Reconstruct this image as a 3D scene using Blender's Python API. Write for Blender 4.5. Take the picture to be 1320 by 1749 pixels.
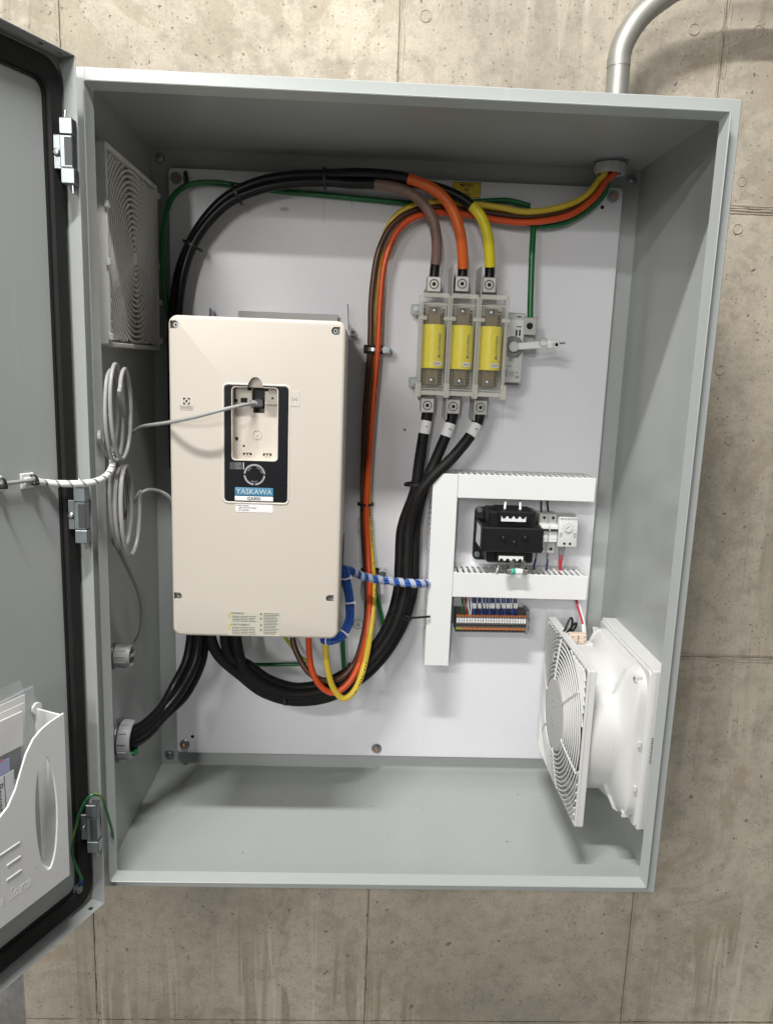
import bpy, bmesh, math, random
from mathutils import Vector as V, Matrix, geometry
from mathutils.noise import noise as pnoise
random.seed(7)
for o in list(bpy.data.objects): bpy.data.objects.remove(o)
scn = bpy.context.scene
COL = scn.collection
PI = math.pi

# ------------------------------------------------------------------ camera
CAM = V((0.4014, -1.1442, 0.8485)); FPX = 1327.06
CROT = (math.pi/2-0.18534, -0.03577, -0.03047)
cd = bpy.data.cameras.new('camera'); co = bpy.data.objects.new('camera', cd); COL.objects.link(co)
cd.sensor_fit = 'VERTICAL'; cd.sensor_height = 36.0; cd.sensor_width = 36.0
cd.lens = FPX/1749*36.0; cd.clip_start = 0.02; cd.clip_end = 60
co.location = CAM; co.rotation_euler = CROT
scn.camera = co
# ------------------------------------------------------------------ world and lamps
w = bpy.data.worlds.new('World'); scn.world = w; w.use_nodes = True
bg = w.node_tree.nodes['Background']; bg.inputs[0].default_value = (1.0, 0.985, 0.96, 1); bg.inputs[1].default_value = 0.14
def lamp(name, loc, sx, sy, power, col=(1, .985, .955), rot=(0, 0, 0)):
    l = bpy.data.lights.new(name, 'AREA'); l.shape = 'RECTANGLE'; l.size = sx; l.size_y = sy
    l.energy = power; l.color = col
    o = bpy.data.objects.new(name, l); COL.objects.link(o); o.location = loc; o.rotation_euler = rot
    return o
# rows of ceiling tubes, parallel to the wall
lamp('ceiling_lamp', (0.12, -0.93, 2.65), 0.7, 0.09, 90)
lamp('ceiling_lamp', (-1.20, -3.57, 2.65), 1.2, 0.12, 76, rot=(math.radians(30), 0, 0))
lamp('ceiling_lamp', (-3.00, -6.2, 2.65), 1.6, 0.12, 90, rot=(math.radians(45), 0, 0))
lamp('ceiling_lamp', (-1.35, -10.2, 2.60), 0.30, 2.4, 270, rot=(math.radians(60), 0, 0))
scn.view_settings.view_transform = 'Standard'; scn.view_settings.look = 'None'
scn.view_settings.exposure = -0.18; scn.view_settings.gamma = 1.0
scn.render.engine = 'CYCLES'
scn.cycles.max_bounces = 7; scn.cycles.diffuse_bounces = 4; scn.cycles.glossy_bounces = 3; scn.cycles.transparent_max_bounces = 12
scn.cycles.use_adaptive_sampling = True; scn.cycles.adaptive_threshold = 0.02
scn.cycles.use_denoising = True

# ------------------------------------------------------------------ helpers
RM = (Matrix.Rotation(CROT[2], 3, 'Z') @ Matrix.Rotation(CROT[1], 3, 'Y') @ Matrix.Rotation(CROT[0], 3, 'X'))
def ray(px, py): return RM @ V(((px-660)/FPX, -(py-874.5)/FPX, -1))
def P(px, py, Y):                      # point measured in the photograph, on the plane y = Y
    d = ray(px, py); return CAM + d*((Y-CAM.y)/d.y)
def PX(px, py, X):
    d = ray(px, py); return CAM + d*((X-CAM.x)/d.x)
def PZ(px, py, Z):
    d = ray(px, py); return CAM + d*((Z-CAM.z)/d.z)
X_, Y_, Z_ = V((1, 0, 0)), V((0, 1, 0)), V((0, 0, 1))

def cr(pts, n=8, closed=False):        # Catmull-Rom
    pts = [V(p) for p in pts]; out = []
    m = len(pts)
    rng = range(m if closed else m-1)
    for i in rng:
        if closed: p0, p1, p2, p3 = pts[i-1], pts[i], pts[(i+1) % m], pts[(i+2) % m]
        else:
            p1, p2 = pts[i], pts[i+1]
            p0 = pts[i-1] if i else p1*2-p2
            p3 = pts[i+2] if i+2 < m else p2*2-p1
        for k in range(n):
            t = k/n
            out.append(0.5*((2*p1)+(p2-p0)*t+(2*p0-5*p1+4*p2-p3)*t*t+(3*p1-p0-3*p2+p3)*t**3))
    if not closed: out.append(pts[-1])
    return out
def frames(pts, closed=False):
    n = len(pts); T = []
    for i in range(n):
        a = pts[i-1] if (i or closed) else pts[0]; b = pts[(i+1) % n] if (i < n-1 or closed) else pts[-1]
        d = b-a
        T.append(d.normalized() if d.length > 1e-9 else (T[-1] if T else Z_))
    u = T[0].orthogonal().normalized(); F = []
    for i in range(n):
        if i:
            q = T[i-1].rotation_difference(T[i]); u = q @ u
            u = (u-T[i]*u.dot(T[i])).normalized()
        F.append((T[i], u, T[i].cross(u)))
    return F
def rrect(wd, h, r, n=5):
    r = max(min(r, wd/2-1e-5, h/2-1e-5), 1e-5); o = []
    for cx, cy, a0 in ((wd/2-r, h/2-r, 0), (-wd/2+r, h/2-r, 90), (-wd/2+r, -h/2+r, 180), (wd/2-r, -h/2+r, 270)):
        for k in range(n+1):
            a = math.radians(a0+90*k/n); o.append((cx+r*math.cos(a), cy+r*math.sin(a)))
    return o
_txt = {}
def text_mesh(s, shear=0.0):
    if (s, shear) in _txt: return _txt[(s, shear)]
    c = bpy.data.curves.new('t', 'FONT'); c.body = s; c.size = 1; c.resolution_u = 2; c.shear = shear
    c.align_x = 'CENTER'; c.align_y = 'CENTER'; c.extrude = 0.02; c.offset = 0.012
    o = bpy.data.objects.new('t', c); COL.objects.link(o)
    dg = bpy.context.evaluated_depsgraph_get(); me = bpy.data.meshes.new_from_object(o.evaluated_get(dg))
    r = ([v.co.copy() for v in me.vertices], [tuple(p.vertices) for p in me.polygons])
    bpy.data.objects.remove(o); bpy.data.meshes.remove(me); bpy.data.curves.remove(c)
    _txt[(s, shear)] = r; return r

WO = {}
class MB:
    def __init__(s, mat=None): s.v = []; s.f = []; s.fm = []; s.mats = []; s.mat = mat
    def _mi(s, m):
        m = m or s.mat
        if m not in s.mats: s.mats.append(m)
        return s.mats.index(m)
    def add(s, vs, fs, mat=None):
        b = len(s.v); k = s._mi(mat); s.v += [V(x) for x in vs]
        for f in fs: s.f.append(tuple(i+b for i in f)); s.fm.append(k)
        return s
    def obox(s, c, u, v, n, lu, lv, ln, mat=None, bev=0, seg=1):   # centre, axes, full sizes
        bm = bmesh.new(); bmesh.ops.create_cube(bm, size=1)
        for q in bm.verts: q.co = V((q.co.x*lu, q.co.y*lv, q.co.z*ln))
        if bev: bmesh.ops.bevel(bm, geom=list(bm.edges), offset=min(bev, lu*.45, lv*.45, ln*.45), segments=seg, profile=.5, affect='EDGES')
        bm.verts.index_update(); c = V(c)
        # keep orientation right when the frame is left-handed
        flip = u.cross(v).dot(n) < 0
        s.add([c+u*q.co.x+v*q.co.y+n*q.co.z for q in bm.verts],
              [tuple(x.index for x in (reversed(f.verts) if flip else f.verts)) for f in bm.faces], mat)
        bm.free(); return s
    def box(s, a, b, mat=None, bev=0, seg=1):
        a, b = V(a), V(b)
        return s.obox((a+b)/2, X_, Y_, Z_, abs(b.x-a.x), abs(b.y-a.y), abs(b.z-a.z), mat, bev, seg)
    def lathe(s, o, ax, prof, n=24, mat=None, u=None, a0=0, a1=2*PI):
        o = V(o); ax = V(ax).normalized(); u = (V(u) if u else ax.orthogonal()).normalized(); v = ax.cross(u)
        full = abs(a1-a0-2*PI) < 1e-6; m = n if full else n+1; vs = []
        for r, h in prof:
            for k in range(m):
                a = a0+(a1-a0)*k/n
                vs.append(o+ax*h+(u*math.cos(a)+v*math.sin(a))*r)
        fs = []
        for i in range(len(prof)-1):
            for k in range(n):
                k2 = (k+1) % m
                fs.append((i*m+k, i*m+k2, (i+1)*m+k2, (i+1)*m+k))
        return s.add(vs, fs, mat)
    def cyl(s, a, b, r, r2=None, n=20, mat=None, bev=0):
        a, b = V(a), V(b); L = (b-a).length; r2 = r if r2 is None else r2
        pr = [(1e-5, 0)]+([(r-bev, 0), (r, bev)] if bev else [(r, 0)])+([(r2, L-bev), (r2-bev, L)] if bev else [(r2, L)])+[(1e-5, L)]
        return s.lathe(a, b-a, pr, n, mat)
    def hexa(s, a, b, r, mat=None):
        return s.cyl(a, b, r, n=6, mat=mat)
    def ring(s, o, ax, ro, ri, L, n=32, mat=None, bev=.0006):
        return s.lathe(o, ax, [(ri, 0), (ro-bev, 0), (ro, bev), (ro, L-bev), (ro-bev, L), (ri, L), (ri, 0)], n, mat)
    def tube(s, pts, r, n=12, mat=None, closed=False, caps=True):
        F = frames(pts, closed); vs = []; fs = []; m = len(pts)
        for i, (T, u, v) in enumerate(F):
            rr = r[i] if isinstance(r, (list, tuple)) else r
            for k in range(n):
                a = 2*PI*k/n; vs.append(pts[i]+(u*math.cos(a)+v*math.sin(a))*rr)
        for i in range(m if closed else m-1):
            j = (i+1) % m
            for k in range(n): fs.append((i*n+k, i*n+(k+1) % n, j*n+(k+1) % n, j*n+k))
        if caps and not closed:
            fs.append(tuple(reversed(range(n)))); fs.append(tuple((m-1)*n+k for k in range(n)))
        return s.add(vs, fs, mat)
    def ribbon(s, pts, wd, th, up, mat=None):     # flat strip along pts, `up` = face normal
        vs = []; fs = []; m = len(pts)
        for i in range(m):
            t = (pts[min(i+1, m-1)]-pts[max(i-1, 0)]).normalized(); sd = t.cross(up).normalized(); nn = sd.cross(t)
            for a, b in ((1, 0), (-1, 0), (-1, 1), (1, 1)): vs.append(pts[i]+sd*(a*wd/2)+nn*(b*th))
        for i in range(m-1):
            for k in range(4): fs.append((i*4+k, (i+1)*4+k, (i+1)*4+(k+1) % 4, i*4+(k+1) % 4))
        fs.append((3, 2, 1, 0)); fs.append(tuple((m-1)*4+k for k in (0, 1, 2, 3)))
        return s.add(vs, fs, mat)
    def slab(s, o, u, v, nn, wd, h, r, dep, mat=None, bev=.001, seg=3, n=5):
        # rounded rectangle, o = centre of the BACK, front at o + nn*dep with rounded front edge
        o = V(o); rings = [(0, 0)]
        rings += [(bev*(1-math.cos(k*PI/2/seg)), dep-bev+bev*math.sin(k*PI/2/seg)) for k in range(seg+1)] if bev else [(0, dep)]
        vs = []; m = 4*(n+1)
        for ins, z in rings:
            for x, y in rrect(wd-2*ins, h-2*ins, r-ins, n): vs.append(o+u*x+v*y+nn*z)
        fs = []
        for i in range(len(rings)-1):
            for k in range(m): fs.append((i*m+k, i*m+(k+1) % m, (i+1)*m+(k+1) % m, (i+1)*m+k))
        fs.append(tuple(reversed(range(m)))); fs.append(tuple((len(rings)-1)*m+k for k in range(m)))
        if u.cross(v).dot(nn) < 0: fs = [tuple(reversed(f)) for f in fs]
        return s.add(vs, fs, mat)
    def rframe(s, o, u, v, nn, wd, h, r, iw, ih, ir, dep, ic=(0, 0), mat=None, bev=.0005, n=5):
        o = V(o); A = rrect(wd, h, r, n); A2 = rrect(wd-2*bev, h-2*bev, r-bev, n)
        B = [(x+ic[0], y+ic[1]) for x, y in rrect(iw, ih, ir, n)]; B2 = [(x+ic[0], y+ic[1]) for x, y in rrect(iw+2*bev, ih+2*bev, ir+bev, n)]
        loops = [(A, 0), (A, dep-bev), (A2, dep), (B2, dep), (B, dep-bev), (B, 0)]; m = len(A); vs = []; fs = []
        for L, z in loops:
            for x, y in L: vs.append(o+u*x+v*y+nn*z)
        q = len(loops)
        for i in range(q):
            j = (i+1) % q
            for k in range(m): fs.append((i*m+k, i*m+(k+1) % m, j*m+(k+1) % m, j*m+k))
        if u.cross(v).dot(nn) < 0: fs = [tuple(reversed(f)) for f in fs]
        return s.add(vs, fs, mat)
    def plate(s, polys, o, u, v, nn, dep, mat=None):     # polys[0] outline, others holes, 2-D
        o = V(o); flat = [p for q in polys for p in q]; N = len(flat)
        tris = geometry.tessellate_polygon([[V((x, y, 0)) for x, y in q] for q in polys])
        vs = [o+u*x+v*y for x, y in flat]+[o+u*x+v*y+nn*dep for x, y in flat]; fs = []
        for t in tris:
            a, b, c = (V((*flat[i], 0)) for i in t); up = (b-a).cross(c-a).z*(u.cross(v).dot(nn)) > 0
            t = tuple(t) if up else tuple(reversed(t))
            fs.append(tuple(i+N for i in t)); fs.append(tuple(reversed(t)))
        b = 0
        for q in polys:
            m = len(q)
            for k in range(m): fs.append((b+k, b+(k+1) % m, b+N+(k+1) % m, b+N+k))
            b += m
        return s.add(vs, fs, mat)
    def text(s, st, o, u, v, size, mat=None, shear=0, sx=1):
        vs, fs = text_mesh(st, shear); nn = u.cross(v); o = V(o)
        return s.add([o+u*(p.x*size*sx)+v*(p.y*size)+nn*(p.z*size*.3+.0001) for p in vs], fs, mat)
    def build(s, name, parent=None, angle=35, smooth=True, label=None, cat=None, group=None, kind=None, fix=False):
        me = bpy.data.meshes.new(name)
        lo = V((min(p.x for p in s.v), min(p.y for p in s.v), min(p.z for p in s.v)))
        hi = V((max(p.x for p in s.v), max(p.y for p in s.v), max(p.z for p in s.v)))
        c = (lo+hi)/2
        if parent is None: c.z = lo.z
        me.from_pydata([tuple(p-c) for p in s.v], [], s.f)
        for m in s.mats: me.materials.append(m)
        me.polygons.foreach_set('material_index', s.fm)
        if fix:
            bm = bmesh.new(); bm.from_mesh(me); bmesh.ops.remove_doubles(bm, verts=bm.verts, dist=1e-6)
            bmesh.ops.recalc_face_normals(bm, faces=bm.faces); bm.to_mesh(me); bm.free()
        if smooth:
            me.polygons.foreach_set('use_smooth', [True]*len(me.polygons)); me.set_sharp_from_angle(angle=math.radians(angle))
        me.update()
        o = bpy.data.objects.new(name, me); COL.objects.link(o)
        o.location = c-(WO[parent.name] if parent else V()); o.parent = parent; WO[o.name] = c
        tag(o, label, cat, group, kind); return o
def tag(o, label=None, cat=None, group=None, kind=None):
    if label: o['label'] = label
    if cat: o['category'] = cat
    if group: o['group'] = group
    if kind: o['kind'] = kind
def thing(name, loc, label, cat, group=None):
    o = bpy.data.objects.new(name, None); COL.objects.link(o); o.location = loc; o.empty_display_size = .02
    WO[o.name] = V(loc); tag(o, label, cat, group); return o
def copy_tree(o, delta=V(), parent=None):
    c = o.copy(); COL.objects.link(c); c.parent = parent; c.location = o.location+V(delta); WO[c.name] = WO[o.name]+V(delta)
    for ch in [x for x in bpy.data.objects if x.parent == o]: copy_tree(ch, V(), c)
    return c
def part_copy(o, delta): return copy_tree(o, delta, o.parent)

# ------------------------------------------------------------------ materials
def mat(name, col, rough=.5, metal=0.0, var=.06, vs=30.0, rv=.08, bump=0.0, bs=400.0, spec=.5, coat=0.0, trans=0.0, ior=1.45, alpha=1.0, sub=0.0):
    m = bpy.data.materials.new(name); m.use_nodes = True; nt = m.node_tree; N = nt.nodes; L = nt.links
    b = N['Principled BSDF']; tc = N.new('ShaderNodeTexCoord'); ns = N.new('ShaderNodeTexNoise')
    ns.inputs['Scale'].default_value = vs; ns.inputs['Detail'].default_value = 4; L.new(tc.outputs['Object'], ns.inputs['Vector'])
    mx = N.new('ShaderNodeMix'); mx.data_type = 'RGBA'
    mx.inputs[6].default_value = (*[max(0, c*(1-var)) for c in col], 1); mx.inputs[7].default_value = (*[min(1, c*(1+var)) for c in col], 1)
    L.new(ns.outputs['Fac'], mx.inputs[0]); L.new(mx.outputs[2], b.inputs['Base Color'])
    mr = N.new('ShaderNodeMapRange'); mr.inputs[3].default_value = max(.02, rough-rv); mr.inputs[4].default_value = min(1, rough+rv)
    n2 = N.new('ShaderNodeTexNoise'); n2.inputs['Scale'].default_value = vs*.37; n2.inputs['Detail'].default_value = 5; L.new(tc.outputs['Object'], n2.inputs['Vector'])
    L.new(n2.outputs['Fac'], mr.inputs[0]); L.new(mr.outputs[0], b.inputs['Roughness'])
    b.inputs['Metallic'].default_value = metal; b.inputs['Specular IOR Level'].default_value = spec
    b.inputs['Coat Weight'].default_value = coat; b.inputs['Transmission Weight'].default_value = trans; b.inputs['IOR'].default_value = ior
    b.inputs['Alpha'].default_value = alpha
    if sub: b.inputs['Subsurface Weight'].default_value = sub; b.inputs['Subsurface Radius'].default_value = (.004, .004, .004)
    if bump:
        n3 = N.new('ShaderNodeTexNoise'); n3.inputs['Scale'].default_value = bs; n3.inputs['Detail'].default_value = 2; L.new(tc.outputs['Object'], n3.inputs['Vector'])
        bp = N.new('ShaderNodeBump'); bp.inputs['Strength'].default_value = bump; bp.inputs['Distance'].default_value = .0006
        L.new(n3.outputs['Fac'], bp.inputs['Height']); L.new(bp.outputs[0], b.inputs['Normal'])
    return m
M = {}
def wear(m, amount=.5, dust=(.55, .54, .50), scr=.6):
    nt = m.node_tree; N = nt.nodes; L = nt.links; b = N['Principled BSDF']; tc = N.new('ShaderNodeNewGeometry')
    src = b.inputs['Base Color'].links[0].from_socket
    def thin(scale, sx, sz, lo, hi):                     # long thin scratches
        mp = N.new('ShaderNodeMapping'); mp.inputs['Scale'].default_value = (sx, sx, sz); mp.inputs['Rotation'].default_value = (.3, .5, .2); L.new(tc.outputs['Position'], mp.inputs['Vector'])
        n = N.new('ShaderNodeTexNoise'); n.inputs['Scale'].default_value = scale; n.inputs['Detail'].default_value = 2; L.new(mp.outputs[0], n.inputs['Vector'])
        r = N.new('ShaderNodeMapRange'); r.inputs[1].default_value = lo; r.inputs[2].default_value = hi; r.clamp = True; L.new(n.outputs['Fac'], r.inputs[0]); return r.outputs[0]
    n = N.new('ShaderNodeTexNoise'); n.inputs['Scale'].default_value = 5.5; n.inputs['Detail'].default_value = 7; n.inputs['Roughness'].default_value = .7; L.new(tc.outputs['Position'], n.inputs['Vector'])
    r = N.new('ShaderNodeMapRange'); r.inputs[1].default_value = .30; r.inputs[2].default_value = .85; r.inputs[4].default_value = amount*.35; L.new(n.outputs['Fac'], r.inputs[0])
    x = N.new('ShaderNodeMix'); x.data_type = 'RGBA'; L.new(r.outputs[0], x.inputs[0]); L.new(src, x.inputs[6]); x.inputs[7].default_value = (*dust, 1)
    mu = N.new('ShaderNodeMath'); mu.operation = 'MULTIPLY'; L.new(thin(1, 90, 7, .70, .74), mu.inputs[0]); mu.inputs[1].default_value = scr*.35
    y = N.new('ShaderNodeMix'); y.data_type = 'RGBA'; L.new(mu.outputs[0], y.inputs[0]); L.new(x.outputs[2], y.inputs[6]); y.inputs[7].default_value = (*dust, 1)
    L.new(y.outputs[2], b.inputs['Base Color'])
M['grey'] = mat('grey_cabinet_paint', (.375, .395, .387), .22, var=.035, vs=9, rv=.09, bump=.22, bs=520)
M['panel'] = mat('white_panel_enamel', (.77, .765, .795), .24, var=.02, vs=7, rv=.05, bump=.10, bs=700)
M['white'] = mat('white_plastic', (.73, .735, .735), .38, var=.02, vs=20)
M['fanw'] = mat('warm_white_plastic', (.65, .65, .64), .42, var=.03, vs=20)
M['filt'] = mat('greyed_filter_plastic', (.75, .745, .72), .5, var=.04, vs=25)
M['media'] = mat('filter_media', (.42, .40, .36), .9, var=.25, vs=160, bump=.8, bs=900)
M['cream'] = mat('cream_plastic', (.56, .515, .452), .42, var=.02, vs=14, bump=.10, bs=1600)
M['creamd'] = mat('cream_plastic_inner', (.62, .565, .49), .45, var=.03)
M['black'] = mat('black_plastic', (.008, .008, .009), .40, spec=.4, var=.2)
M['bezel'] = mat('black_bezel', (.006, .0065, .009), .42, spec=.22, var=.1)
M['rubber'] = mat('black_gasket_foam', (.009, .0085, .0085), .75, var=.35, vs=60, bump=.4, bs=500)
M['cableblk'] = mat('black_cable', (.006, .006, .007), .34, spec=.3, var=.2, vs=40, rv=.1)
M['cablemat'] = mat('matte_black_cable', (.0095, .009, .009), .50, spec=.22, var=.25, vs=40, rv=.1, bump=.15, bs=300)
M['tape'] = mat('black_tape', (.012, .012, .012), .4, var=.2)
M['brownsl'] = mat('taupe_tape', (.20, .125, .10), .45, var=.06, vs=60)
M['orangesl'] = mat('orange_tape', (.72, .13, .018), .38, var=.06, vs=60)
M['yellowsl'] = mat('yellow_tape', (.72, .60, .02), .38, var=.06, vs=60)
M['brown'] = mat('brown_wire', (.085, .034, .018), .35, var=.1)
M['orange'] = mat('orange_wire', (.66, .085, .018), .32, var=.06)
M['yellow'] = mat('yellow_wire', (.72, .53, .05), .34, var=.05)
M['green'] = mat('green_wire', (.010, .125, .035), .33, var=.1)
M['blue'] = mat('blue_wire', (.022, .095, .40), .34, var=.1)
M['navy'] = mat('dark_blue_wire', (.014, .025, .13), .38, var=.1)
M['red'] = mat('red_wire', (.45, .035, .05), .4, var=.1)
M['greyc'] = mat('grey_cable_jacket', (.33, .33, .325), .42, var=.05)
M['zinc'] = mat('zinc_plate', (.32, .35, .365), .40, 1.0, var=.12, vs=60, rv=.12)
M['steel'] = mat('bright_steel', (.62, .61, .58), .25, 1.0, var=.1, vs=80, rv=.1)
M['galv'] = mat('galvanised_conduit', (.40, .40, .365), .52, .70, var=.10, vs=30, rv=.12)
M['alu'] = mat('tin_plated_lug', (.52, .51, .48), .42, .75, var=.08, vs=80)
M['copper'] = mat('copper_stud', (.50, .26, .17), .38, .8, var=.15)
M['brass'] = mat('bronze_blade', (.17, .13, .075), .45, .55, var=.25, vs=50)
M['dark'] = mat('dark_hole', (.006, .006, .006), .7)
M['bushing'] = mat('grey_bushing', (.44, .445, .45), .42, var=.06)
M['lgrey'] = mat('light_grey_plastic', (.50, .50, .48), .45, var=.04)
M['mgrey'] = mat('mid_grey_plastic', (.20, .205, .20), .5, var=.05)
M['dgrey'] = mat('charcoal_plastic', (.06, .062, .066), .5, var=.06)
M['label'] = mat('white_label', (.76, .76, .76), .5, var=.02)
M['labelg'] = mat('grey_green_label', (.50, .49, .40), .5, var=.03)
M['ink'] = mat('black_ink', (.02, .02, .02), .6)
M['inkg'] = mat('grey_ink', (.16, .16, .15), .6)
M['inkl'] = mat('pale_grey_ink', (.33, .33, .33), .5)
M['logo'] = mat('blue_logo_plate', (.045, .20, .34), .35, var=.04)
M['silver'] = mat('silver_letters', (.55, .64, .68), .3, .3)
M['fuse'] = mat('yellow_fuse_label', (.84, .72, .02), .34, var=.05, vs=120)
M['ylabel'] = mat('yellow_warning_label', (.70, .52, .02), .45)
M['clear'] = mat('clear_polycarbonate', (.93, .90, .80), .08, trans=0.0, alpha=.045, spec=.3)
M['clearrib'] = mat('frosted_polycarbonate_edge', (.82, .80, .72), .12, alpha=.46)
M['film'] = mat('clear_bag_film', (.85, .88, .92), .10, alpha=.10, spec=.6)
M['wrap'] = mat('milky_spiral_wrap', (.72, .77, .85), .25, alpha=.42)
M['torange'] = mat('orange_lever', (.60, .20, .07), .45)
M['tgrey'] = mat('terminal_grey', (.11, .105, .095), .5)
M['tgreen'] = mat('terminal_green_yellow', (.35, .42, .04), .45)
M['pink'] = mat('peach_connector', (.68, .55, .45), .45)
M['teal'] = mat('teal_band', (.02, .38, .26), .4)
M['paper'] = mat('paper', (.74, .73, .71), .6)
M['lilac'] = mat('lilac_print', (.33, .34, .58), .5)
M['bezelrim'] = mat('cream_rim', (.68, .63, .56), .35)

wear(M['grey'], .22, (.50, .51, .49), .6); wear(M['panel'], .35, (.52, .52, .53), .9); wear(M['cream'], .25, (.47, .43, .38), .3); wear(M['fanw'], .3, (.50, .49, .45), .3)
for k_ in ('cableblk', 'cablemat', 'rubber'): wear(M[k_], .03, (.25, .24, .22), .2)
def concrete(name, base, stain=.5):
    m = bpy.data.materials.new(name); m.use_nodes = True; nt = m.node_tree; N = nt.nodes; L = nt.links
    b = N['Principled BSDF']; b.inputs['Roughness'].default_value = .82; b.inputs['Specular IOR Level'].default_value = .3
    g = N.new('ShaderNodeNewGeometry'); oi = N.new('ShaderNodeObjectInfo')
    def noi(scale, det=6, vec=None, rough=.55, dist=0):
        n = N.new('ShaderNodeTexNoise'); n.inputs['Scale'].default_value = scale; n.inputs['Detail'].default_value = det
        n.inputs['Roughness'].default_value = rough; n.inputs['Distortion'].default_value = dist
        L.new(vec or g.outputs['Position'], n.inputs['Vector']); return n.outputs['Fac']
    def mapv(sx, sy, sz):
        n = N.new('ShaderNodeMapping'); n.inputs['Scale'].default_value = (sx, sy, sz); L.new(g.outputs['Position'], n.inputs['Vector']); return n.outputs[0]
    def ramp(fac, stops):
        r = N.new('ShaderNodeValToRGB'); e = r.color_ramp.elements
        e[0].position, e[1].position = stops[0][0], stops[-1][0]
        e[0].color = (*[stops[0][1]]*3, 1); e[1].color = (*[stops[-1][1]]*3, 1)
        for p, c in stops[1:-1]: q = e.new(p); q.color = (c, c, c, 1)
        L.new(fac, r.inputs[0]); return r.outputs[0]
    def mul(a, c):
        x = N.new('ShaderNodeMix'); x.data_type = 'RGBA'; x.blend_type = 'MULTIPLY'; x.inputs[0].default_value = 1
        L.new(a, x.inputs[6]); L.new(c, x.inputs[7]); return x.outputs[2]
    def mixc(f, a, col):
        x = N.new('ShaderNodeMix'); x.data_type = 'RGBA'; L.new(f, x.inputs[0]); L.new(a, x.inputs[6]); x.inputs[7].default_value = (*col, 1); return x.outputs[2]
    def math_(op, a, bb):
        x = N.new('ShaderNodeMath'); x.operation = op
        for i, q in enumerate((a, bb)):
            if isinstance(q, (int, float)): x.inputs[i].default_value = q
            else: L.new(q, x.inputs[i])
        return x.outputs[0]
    rgb = N.new('ShaderNodeRGB'); rgb.outputs[0].default_value = (*base, 1)
    c = mul(rgb.outputs[0], ramp(noi(2.2, 3), [(.3, .72), (.7, 1.12)]))
    c = mul(c, ramp(noi(26, 5, rough=.7), [(.28, .76), (.5, 1.0), (.72, 1.12)]))
    c = mul(c, ramp(noi(240, 2, rough=.7), [(.25, .84), (.5, 1.0), (.75, 1.08)]))
    # per board tone
    c = mul(c, ramp(oi.outputs['Random'], [(0, .93), (1, 1.05)]))
    # long vertical run marks, each with a crisp edge
    st = noi(1, 4, mapv(9, 9, .55), rough=.62, dist=.6)
    c = mixc(math_('MULTIPLY', ramp(st, [(.50, 0), (.53, stain*1.3), (.58, stain*.9), (.68, 0)]), ramp(noi(1.4, 3), [(.46, 0), (.60, 1)])), c, tuple(x*.62 for x in (base[0], base[1]*.96, base[2]*.88)))
    st2 = noi(1, 4, mapv(17, 17, .8), rough=.6, dist=.4)
    c = mixc(math_('MULTIPLY', ramp(st2, [(.54, 0), (.575, .75), (.66, 0)]), ramp(noi(1.2, 3), [(.47, 0), (.62, 1)])), c, tuple(min(1, x*1.34) for x in base))
    # blotches
    c = mixc(ramp(noi(7, 5, rough=.72), [(.55, 0), (.62, .5), (.8, .7)]), c, tuple(x*.66 for x in base))
    c = mixc(ramp(noi(2.9, 6, rough=.75, dist=.8), [(.55, 0), (.585, .38), (.8, .5)]), c, tuple(x*y for x, y in zip(base, (.64, .60, .54))))
    # bug holes at two sizes
    def pits(scale, rad, keep):
        vo = N.new('ShaderNodeTexVoronoi'); vo.inputs['Scale'].default_value = scale; vo.inputs['Randomness'].default_value = 1
        wv = N.new('ShaderNodeVectorMath'); wv.operation = 'ADD'
        nn = N.new('ShaderNodeTexNoise'); nn.inputs['Scale'].default_value = scale*2.2; L.new(g.outputs['Position'], nn.inputs['Vector'])
        sc = N.new('ShaderNodeVectorMath'); sc.operation = 'SCALE'; sc.inputs[3].default_value = .55/scale
        L.new(nn.outputs['Color'], sc.inputs[0]); L.new(g.outputs['Position'], wv.inputs[0]); L.new(sc.outputs[0], wv.inputs[1]); L.new(wv.outputs[0], vo.inputs['Vector'])
        sep = N.new('ShaderNodeSeparateColor'); L.new(vo.outputs['Color'], sep.inputs[0])
        k = math_('GREATER_THAN', sep.outputs[0], 1-keep)
        return math_('MULTIPLY', ramp(vo.outputs['Distance'], [(0, 1), (rad*.6, 1), (rad, 0)]), k)
    p1 = pits(46, .14, .19); p2 = pits(15, .085, .36); p3 = pits(120, .22, .34)
    pp = math_('MAXIMUM', math_('MAXIMUM', p1, p2), math_('MULTIPLY', p3, .7))
    c = mixc(math_('MULTIPLY', pp, .72), c, tuple(x*.30 for x in base))
    L.new(c, b.inputs['Base Color'])
    h = math_('SUBTRACT', math_('ADD', math_('MULTIPLY', noi(60, 4, rough=.7), .45), math_('MULTIPLY', noi(9, 2), .6)), math_('MULTIPLY', pp, 1.1))
    bp = N.new('ShaderNodeBump'); bp.inputs['Strength'].default_value = .55; bp.inputs['Distance'].default_value = .004
    L.new(h, bp.inputs['Height']); L.new(bp.outputs[0], b.inputs['Normal'])
    return m
M['conc'] = concrete('board_formed_concrete', (.47, .42, .342), .62)
M['concg'] = concrete('grey_concrete', (.30, .30, .29), .3)

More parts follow.
